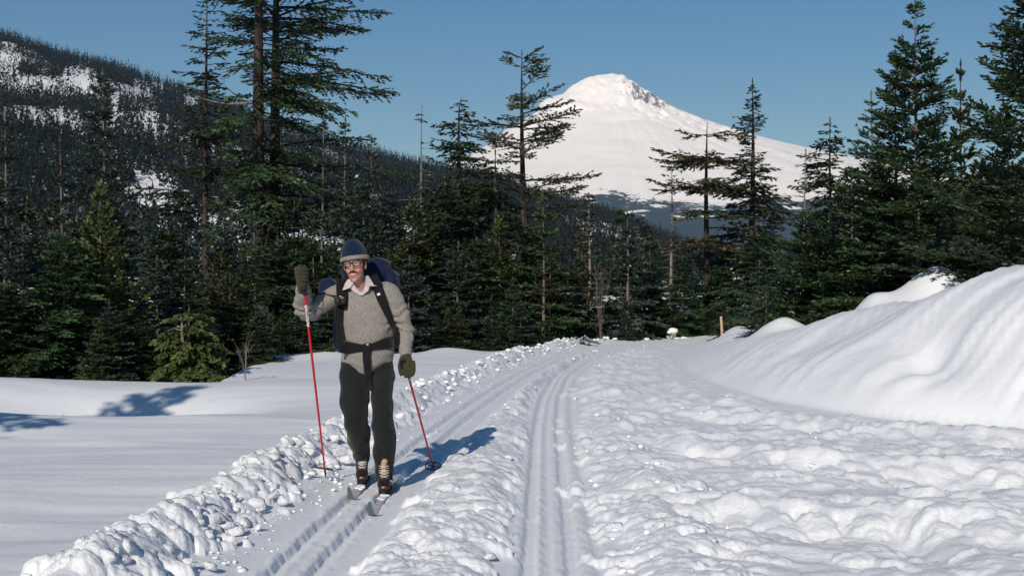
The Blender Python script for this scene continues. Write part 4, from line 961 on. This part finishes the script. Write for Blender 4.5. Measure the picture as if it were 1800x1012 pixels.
# --- gloves
def glove(name, wrist, palm, fing, thumb, extra=()):
    pcs = [limb(wrist[0], wrist[1]), limb(palm[0], palm[1])]+[limb(a, b, 10, 5) for a, b in fing]+[limb(thumb[0], thumb[1], 10, 5)]
    part('glove', union('glove', pcs, .0035, 2, None, lambda p: .0012*n3(p*90)), M['glove'])
# raised hand: fist round the grip, fingers wrapped in front
hx = P(531, 484, 9.22); pole_r = .010
pt0 = P(530.2, 469, 9.13); pt1 = P(572.5, 838, 9.80)
pdir = (pt1-pt0).normalized()
def pole_pt(py, a=pt0, b=pt1):
    lo, hi = 0., 1.
    for _ in range(40):
        m_ = (lo+hi)/2; q = a+(b-a)*m_; yy = CY+(CAMZ-q[2])*FPX/q[1]
        if yy < py: lo = m_
        else: hi = m_
    return a+(b-a)*lo
fing = []
for k, yy in enumerate((473, 479, 485.5, 491.5)):
    c = pole_pt(yy); r = (.0155, .0165, .016, .0145)[k]
    fing.append(([c+Vector((-.034, .022, .004)), c+Vector((-.036, -.012, .002)), c+Vector((-.010, -.033, 0)), c+Vector((.022, -.026, -.002)), c+Vector((.030, -.002, -.004))], [r, r, r, r*.95, r*.85]))
cmid = pole_pt(483)
glove('glove', ([P(533, 515, 9.30), P(531.5, 507, 9.235), P(531, 498, 9.175)], [.036, .038, .038]), ([P(530, 500, 9.165), cmid+Vector((-.016, .030, 0)), pole_pt(471)+Vector((-.012, .022, .0))], [.034, .037, .027]), fing,
      ([cmid+Vector((.014, .028, -.012)), pole_pt(477)+Vector((.034, .004, 0)), pole_pt(470)+Vector((.022, -.020, .004))], [.018, .0155, .0135]))
# lowered hand: palm inwards, fingers hooked round the grip of the trailing pole
q0 = P(712.5, 640, 9.40); q1 = P(763, 826, 10.55)
qa = q0-(q1-q0).normalized()*.05
fing = []
for k, (yy, xx) in enumerate(((649, 706), (652, 712), (654, 718), (652, 723))):
    r = (.0145, .015, .015, .013)[k]; b0 = P(xx+4, 636, 9.40); tip = P(xx+1, yy+9-abs(k-1)*1.5, 9.39)
    fing.append(([b0, P(xx+5, yy-4, 9.365), P(xx+3, yy+5, 9.36), tip+Vector((0, .012, 0)), P(xx, yy-1, 9.40)], [r*1.05, r, r, r*.95, r*.85]))
glove('glove', ([P(713.5, 617, 9.44), P(714, 626, 9.425)], [.036, .037]), ([P(714, 625, 9.425), P(715.5, 636, 9.405), P(716, 647, 9.39)], [.036, .043, .038]), fing,
      ([P(706, 630, 9.39), P(702.5, 644, 9.365), P(705, 658, 9.36)], [.018, .0155, .013]))
o = part('glove_patch', raw('glove_patch', [limb([P(704.5, 634, 9.357), P(705, 641, 9.347), P(706.5, 648, 9.35)], [.007, .011, .007], 10, 5)]), M['black'])

# --- boots
def boot(toe, ankle):
    x0 = toe[0]; L = .30
    prof = [(0, .030, .018, .030), (.03, .045, .030, .035), (.09, .050, .042, .045), (.15, .044, .056, .060), (.21, .040, .075, .085), (.27, .038, .05, .06), (.30, .026, .035, .05)]
    rings = [(np.array((x0+(ankle[0]-x0)*min(1, t/.25), toe[1]+t, toe[2]+h)), w, h) for t, w, h, _ in prof]
    th = np.arange(20)*2*np.pi/20; V = np.concatenate([np.stack([c[0]+w_*np.cos(th), np.full(20, c[1]), c[2]+h_*np.sin(th)], 1) for c, w_, h_ in rings]+[[rings[0][0]-np.array((0, .006, 0))], [rings[-1][0]]])
    n = len(rings); F = [(i*20+j, (i+1)*20+j, (i+1)*20+(j+1) % 20, i*20+(j+1) % 20) for i in range(n-1) for j in range(20)]+[(n*20, j, (j+1) % 20) for j in range(20)]+[(n*20+1, (n-1)*20+(j+1) % 20, (n-1)*20+j) for j in range(20)]
    b = union('boot', [(V, F), limb([toe+Vector((ankle[0]-x0, .21, .06)), toe+Vector((ankle[0]-x0, .215, .15))], [.046, .048])], .005, 3)
    e = part('boot', b, M['boot']); bv = bvh_of(b)
    def top(x, y):
        h = bv.ray_cast(Vector((x, y, .6)), Vector((0, 0, -1))); return h[0][2] if h[0] else toe[2]+.1
    def sub(nm, pcs, m_): o = link(nm, raw(nm, pcs), m_); o.parent = e; return o
    def front(x, z):
        h = bv.ray_cast(Vector((x, toe[1]-.3, z)), Vector((0, 1, 0))); return h[0][1] if h[0] else toe[1]+.17
    xs = lambda t: x0+(ankle[0]-x0)*min(1, t/.25)
    # tongue and laces run up the instep
    ins = [(.085, None), (.12, None), (.15, None), (None, .115), (None, .145), (None, .17)]
    line = []
    for t, z in ins:
        if t is not None: line.append(Vector((xs(t), toe[1]+t, top(xs(t), toe[1]+t)+.001)))
        else: line.append(Vector((xs(.2), front(xs(.2), toe[2]+z)-.002, toe[2]+z)))
    sub('tongue', [limb(line[1:]+[line[-1]+Vector((.006, -.004, .02))], [.010, .013, .017, .020, .022, .022], 10, 4)], M['tongue'])
    for k, c in enumerate(line[:5]):
        wv = .026+.002*k
        for s in (-1, 1):
            sub('lace', [limb([c+Vector((-s*wv, .012, -.006)), c+Vector((0, -.012-.004*k, .010)), c+Vector((s*wv, .004, .012))], [.0028]*3, 6, 4)], M['lace'])
    for s in (-1, 1):
        sub('stripe', [limb([Vector((x0+s*.043, toe[1]+.085, toe[2]+.062)), Vector((x0+s*.053, toe[1]+.11, toe[2]+.05)), Vector((x0+s*.050, toe[1]+.15, toe[2]+.03))], [.005, .006, .004], 6, 4)], M['lace'])
    sole = ring_loft([((x0, toe[1]+.13, toe[2]-.024), .046, .150), ((x0, toe[1]+.13, toe[2]-.006), .050, .152), ((x0, toe[1]+.13, toe[2]+.006), .049, .148)])
    sub('sole', [sole], M['sole'])
boot(rt_toe, J['ra']); boot(lf_toe, J['la'])

# --- skis
def ski(tip_y, x, label):
    n = 46; L = 2.08; t = np.concatenate([np.linspace(0, .26, 18), np.linspace(.3, L, n-18)])
    wv = np.where(t < .26, .006+.0215*(t/.26)**.62, .0275-.003*np.sin(np.clip((t-.26)/(L-.3), 0, 1)*np.pi)); wv[-1] *= .8
    up = .125*np.clip(1-t/.25, 0, 1)**1.7
    yy = tip_y+t+.03*np.clip(1-t/.2, 0, 1)
    zb = -.004+up; zt_ = zb+.009+.010*np.exp(-((t-1.05)/.5)**2)*np.where(t > .26, 1, 0)
    def sheet(a, b, ws):
        V = np.stack([np.stack([x-ws, yy, a], 1), np.stack([x+ws, yy, a], 1), np.stack([x+ws, yy, b], 1), np.stack([x-ws, yy, b], 1)], 1).reshape(-1, 3)
        F = [(i*4+j, i*4+(j+1) % 4, i*4+4+(j+1) % 4, i*4+4+j) for i in range(n-1) for j in range(4)]+[(3, 2, 1, 0), (n*4-4, n*4-3, n*4-2, n*4-1)]
        return V, F
    e = empty('ski', (x, tip_y+1.04, -.004)); inv = Matrix.Translation(e.location).inverted()
    for nm, me, m_ in (('base', raw('base', [sheet(zb, zb+.004, wv)]), M['skibase']), ('top_sheet', raw('top_sheet', [sheet(zb+.0042, zt_, wv*.97)]), M['skitop'])):
        o = link(nm, me, m_, e, False); o.matrix_parent_inverse = inv
    return e, inv
for tip, x, toe, lab in ((8.86, -1.135, rt_toe, 'narrow touring ski set further back under the rear boot, teal upturned tip'), (8.22, -.920, lf_toe, 'narrow touring ski set further forward under the front boot, teal upturned tip')):
    e, inv = ski(tip, x, lab); tag(e, lab, 'ski', 'pair of touring skis')
    o = link('binding', raw('binding', [box((x, toe[1]+.015, .016), (.075, .06, .012)), limb([Vector((x-.04, toe[1]+.03, .032)), Vector((x, toe[1]-.012, .038)), Vector((x+.04, toe[1]+.03, .032))], [.004]*3, 6)]), M['sole'], e); o.matrix_parent_inverse = inv
    cl = [ball((x+rng.uniform(-.02, .02), toe[1]-rng.uniform(.0, .22), .012), (rng.uniform(.014, .03), rng.uniform(.02, .04), rng.uniform(.007, .014)), 10, 6) for _ in range(9)]
    o = link('clinging_snow', union('clinging_snow', cl, .005, 2), M['clod'], e); o.matrix_parent_inverse = inv

# --- poles
def ski_pole(a, b, gripL, label, basket_at, tilt, lab_span):
    e = empty('ski_pole', b); inv = Matrix.Translation(e.location).inverted(); ax = (b-a).normalized(); L = (b-a).length
    def sub(nm, me, m_, par=None):
        o = link(nm, me, m_, par or e)
        if par is None: o.matrix_parent_inverse = inv
        return o
    at = lambda s: a+ax*s
    sub('shaft', raw('shaft', [limb([at(gripL-.02), at(L*.5), at(L-.05)], [.0095, .009, .0065], 12)]), M['pole'])
    sub('grip', raw('grip', [limb([at(0), at(.02), at(gripL*.5), at(gripL)], [.013, .0165, .0145, .012], 12)]), M['polegrip'])
    sub('tip', raw('tip', [limb([at(L-.06), at(L-.02), at(L)], [.008, .007, .002], 8)]), M['basket'])
    s0, s1 = lab_span
    dec = sub('decal', raw('decal', [limb([at(s0), at((s0+s1)/2), at(s1)], [.0102]*3, 16)]), M['pole_white'])
    # worn lettering: a dark ring and red strokes round the white wrap
    side = ax.cross(Vector((0, 1, 0))).normalized(); fr = side.cross(ax).normalized()
    if fr[1] > 0: fr = -fr
    sp = s1-s0
    for k, f in enumerate((.10, .22, .55, .66, .77, .88)):
        c = at(s0+sp*f); w_ = .006
        z0 = c+fr*.0098
        sg = 1 if k % 2 else -1
        o = link('letter_stroke', raw('letter_stroke', [limb([z0-side*.006*sg-ax*.010, z0+side*.006*sg+ax*.010], [.0022, .0022], 6, 3)]), M['pole'], e); o.matrix_parent_inverse = inv
    c = at(s0+sp*.38)+fr*.0095; th = np.linspace(0, 2*np.pi, 15)[:-1]
    ringp = [c+side*(.0058*math.cos(q))+ax*(.014*math.sin(q)) for q in th]; ringp.append(ringp[0])
    o = link('letter_ring', raw('letter_ring', [limb(ringp, [.0021]*len(ringp), 6, 2)]), M['frame'], e); o.matrix_parent_inverse = inv
    # basket: ring with cross straps
    c = at(basket_at); nx = (ax+tilt).normalized() if tilt is not None else Vector((.13, .12, 1)).normalized(); u_ = nx.cross(Vector((0, 1, 0))).normalized(); v_ = nx.cross(u_)
    rp = [c+u_*(.062*math.cos(q))+v_*(.062*math.sin(q)) for q in np.linspace(0, 2*np.pi, 25)]
    bk = sub('basket', raw('basket', [limb(rp, [.005]*25, 8, 2)]), M['basket'])
    for q in (0.3, 1.87):
        d_ = u_*math.cos(q)+v_*math.sin(q); sub('basket_strap', raw('basket_strap', [limb([c-d_*.06, c+d_*.06], [.0042, .0042], 6, 2)]), M['basket'])
    # wrist loop
    wl = [at(.01), at(.03)+Vector((.03, -.01, -.02)), at(gripL*.7)+Vector((.045, .0, -.03)), at(gripL)+Vector((.02, .01, .0)), at(gripL*.8)]
    sub('wrist_strap', raw('wrist_strap', [limb(wl, [.004]*5, 6, 4)]), M['black'])
    tag(e, label, 'ski pole', 'pair of red ski poles')
Lp = (pt1-pt0).length
ski_pole(pt0, pt1, .215, 'red ski pole planted upright under the raised gloved hand', Lp-.075, None, (.30, .46))
ski_pole(qa, q1, .15, 'red ski pole trailing back from the lowered gloved hand', (q1-qa).length-.07, Vector((-.1, -.5, 0)), (.17, .25))

# --- rucksack
RK = empty('rucksack', P(640, 640, 9.86)); rinv = Matrix.Translation(RK.location).inverted()
tag(RK, 'navy nylon rucksack with black straps worn on the skier\'s back', 'rucksack')
def rk(nm, me, m_):
    o = link(nm, me, m_, RK); o.matrix_parent_inverse = rinv; return o
def rbox(c, s, r=.05):
    c = Vector(c); hx_, hy_, hz_ = s[0]/2-r, s[1]/2-r, s[2]/2-r
    return [limb([c+Vector((sx*hx_, sy*hy_, -hz_)), c+Vector((sx*hx_, sy*hy_, hz_))], [r, r], 14, 3) for sx in (-1, 1) for sy in (-1, 1)]+[box(c, (s[0]-2*r, s[1], s[2]-2*r)), box(c, (s[0], s[1]-2*r, s[2]-2*r)), box(c, (s[0]-2*r, s[1]-2*r, s[2]))]
nyl = lambda p: .014*n3(p*6+4)+.006*n3(p*17)
rk('main_bag', union('main_bag', rbox(P(636, 560, 9.85), (.42, .24, .52), .07), .008, 5, None, nyl), M['navy'])
rk('lid', union('lid', rbox(P(645, 478, 9.82), (.36, .26, .15), .06)+[ball(P(664, 470, 9.80), (.10, .11, .075))], .008, 5, None, nyl), M['navy'])
rk('side_pocket', union('side_pocket', rbox(P(578, 515, 9.80), (.13, .18, .22), .055), .007, 4, None, nyl), M['navy'])
rk('side_pocket', union('side_pocket', rbox(P(687, 500, 9.80), (.13, .18, .22), .055), .007, 4, None, nyl), M['navy'])
rk('side_pocket', union('side_pocket', rbox(P(690, 580, 9.79), (.10, .16, .22), .045), .007, 4, None, nyl), M['navy'])
WV = [SV, TV]
drape('shoulder_strap', [(601, 489), (600, 505), (602, 520), (603, 545)], [16, 19, 20, 14], M['black'], [SV], .014, .016, RK, 4).matrix_parent_inverse = rinv
drape('shoulder_strap', [(597, 536), (596, 570), (599, 604)], [15, 14, 18], M['black'], [SV], .010, .012, RK, 4).matrix_parent_inverse = rinv
drape('shoulder_strap', [(655, 484), (662, 500), (671, 525), (684, 556), (693, 578), (697, 604)], [14, 18, 17, 12, 9, 9], M['black'], [SV], .014, .014, RK, 4).matrix_parent_inverse = rinv
drape('strap_buckle', [(663, 518), (668, 516)], [4, 4], M['pole_white'], [SV], .024, .004, RK, 2).matrix_parent_inverse = rinv
drape('hip_belt', [(597, 608), (610, 611), (634, 611), (646, 611)], [22, 22, 13, 12], M['black'], WV, .014, .016, RK, 4).matrix_parent_inverse = rinv
drape('hip_belt', [(646, 611), (660, 608), (680, 603), (698, 598)], [12, 13, 20, 20], M['black'], WV, .014, .016, RK, 4).matrix_parent_inverse = rinv
drape('belt_buckle', [(641, 611), (652, 610)], [15, 15], M['frame'], WV, .022, .010, RK, 3).matrix_parent_inverse = rinv
drape('belt_end', [(646, 608), (644, 625), (646, 650), (649, 687)], [15, 14, 13, 12], M['black'], WV, .024, .004, RK, 4, 40).matrix_parent_inverse = rinv
# small camera hanging on the shoulder strap
cc, _ = cast(598, 527, [SV], .045)
CM = empty('camera_case', Vector(cc)); ci = Matrix.Translation(CM.location).inverted()
tag(CM, 'small black camera hanging on the rucksack strap at the shoulder', 'camera')
for nm, pcs, m_ in (('body', rbox(Vector(cc), (.085, .05, .065), .014), M['frame']), ('lens', [limb([Vector(cc)+Vector((-.01, -.02, 0)), Vector(cc)+Vector((-.013, -.045, -.004))], [.022, .020], 14)], M['basket'])):
    o = link(nm, union(nm, pcs, .004, 2), m_, CM); o.matrix_parent_inverse = ci
s0_, _ = cast(585, 520, [SV], .010); s1_, _ = cast(560, 516, [SV], .010); s2_, _ = cast(552, 524, [SV], .010)
o = link('neck_strap', raw('neck_strap', [limb([Vector(cc)+Vector((-.03, 0, .03)), Vector(s0_), Vector(s1_), Vector(s2_)], [.006]*4, 8)]), M['black'], CM); o.matrix_parent_inverse = ci
# ------------------------------------------------------------------ small things at the edge of the snow
def twiggy(name, loc, seed, n, h, label, m_, spread=.5, r=.006):
    rs = np.random.RandomState(seed); e = empty(name, loc); 
    for k in range(n):
        a = rs.uniform(0, 6.28); l = h*rs.uniform(.55, 1.1); s = spread*rs.uniform(.2, 1)
        p = np.array([[0, 0, -.1], [s*.25*math.cos(a)*l, s*.25*math.sin(a)*l, l*.35], [s*.7*math.cos(a)*l, s*.7*math.sin(a)*l, l*.75], [s*1.1*math.cos(a+.3)*l, s*1.1*math.sin(a+.3)*l, l]])
        pcs = [limb([Vector(q) for q in p], [r, r*.8, r*.55, r*.25], 5, 3)]
        for j in range(4):
            f = rs.uniform(.35, .9); b0 = p[1]*(1-f)+p[3]*f; a3 = rs.uniform(0, 6.28); l2 = l*.3*rs.uniform(.5, 1)
            pcs.append(limb([Vector(b0), Vector(b0)+Vector((math.cos(a3)*l2*.6, math.sin(a3)*l2*.6, l2*.7))], [r*.5, r*.2], 4, 2))
        link('stem', raw('stem', pcs), m_, e)
    tag(e, label, 'shrub'); return e
twiggy('bare_shrub', (px(1285, 605, 31)[0], 31, gz_at(px(1285, 605, 31)[0], 31)), 1, 5, .62, 'bare dark shrub poking from the snow below the pale stake', M['bark_fir'], .9, .008)
twiggy('bare_shrub', (px(432, 684, 20)[0], 20.0, gz_at(px(432, 684, 20)[0], 20)), 2, 6, .75, 'thin leafless shrub beside the drooping cedar at the snow edge', M['bark_dead'], .35, .005)
twiggy('bare_shrub', (px(1055, 600, 35.5)[0], 35.5, gz_at(px(1055, 600, 35.5)[0], 35.5)), 3, 9, 2.3, 'grey leafless thicket of upright stems at the forest edge', M['bark_young'], .18, .008)
twiggy('bare_twig', (px(98, 735, 15.2)[0], 15.2, gz_at(px(98, 735, 15.2)[0], 15.2)), 4, 2, .36, 'single bare twig sticking out of the snow hollow', M['bark_fir'], .25, .004)
twiggy('bare_shrub', (px(470, 650, 25.8)[0], 25.8, gz_at(px(470, 650, 25.8)[0], 25.8)), 5, 5, 1.1, 'sparse leafless saplings behind the snow mounds', M['bark_dead'], .2, .006)
# pale sawn stake
b0 = base_at(1270, 33.5)
st = empty('wooden_stake', b0); 
me = raw('post', [limb([Vector((0, 0, -.3)), Vector((-.02, 0, .25)), Vector((-.035, 0, .50))], [.038, .036, .034], 10)]); mw = bark('pale_wood', (.42, .27, .17), (.72, .52, .36), 14)
link('post', me, mw, st); link('cut_top', raw('cut_top', [ring_loft([((-.036, 0, .53), .036, .036), ((-.036, 0, .545), .034, .034)], 12)]), M['pole_white'], st)
tag(st, 'pale wooden stake standing in the snow beside the trail bend', 'stake')
# snow-capped stump at the bend
xs_, ys_ = px(1182, 590, 39)[0], 39.0; zs_ = gz_at(xs_, ys_); zt = float(px(1182, 578, 39)[2])
sp = empty('tree_stump', (xs_, ys_, zs_)); hh_ = zt-zs_
link('trunk', raw('trunk', [limb([Vector((.03, 0, -.2)), Vector((.03, 0, hh_*.5)), Vector((.02, 0, hh_-.1))], [.085, .078, .08], 12)]), M['bark_dead'], sp)
link('snow_cap', union('snow_cap', [ball((.02, 0, hh_-.06), (.15, .14, .10)), ball((-.10, -.02, hh_-.10), (.07, .07, .055))], .014, 3, None, lambda p: .012*n3(p*9)), M['clod'], sp)
link('broken_stub', raw('broken_stub', [limb([Vector((-.05, 0, hh_-.16)), Vector((-.17, -.03, hh_+.0)), Vector((-.18, -.03, hh_+.06))], [.035, .03, .012], 8)]), M['bark_fir'], sp)
tag(sp, 'snow capped broken stump at the bend in the trail', 'stump')
for (p_, y_, d_, r_) in ((1178, 597, 38.0, .14), (1205, 596, 38.2, .16), (1137, 601, 36.8, .10), (1190, 598, 37.8, .10)):
    x_ = px(p_, y_, d_)[0]; o = bpy.data.objects.new('snow_clod', CL[int(p_) % 14]); COL.objects.link(o); o.parent = ground; o.location = (x_, d_, gz_at(x_, d_)+.03); o.scale = (r_,)*3
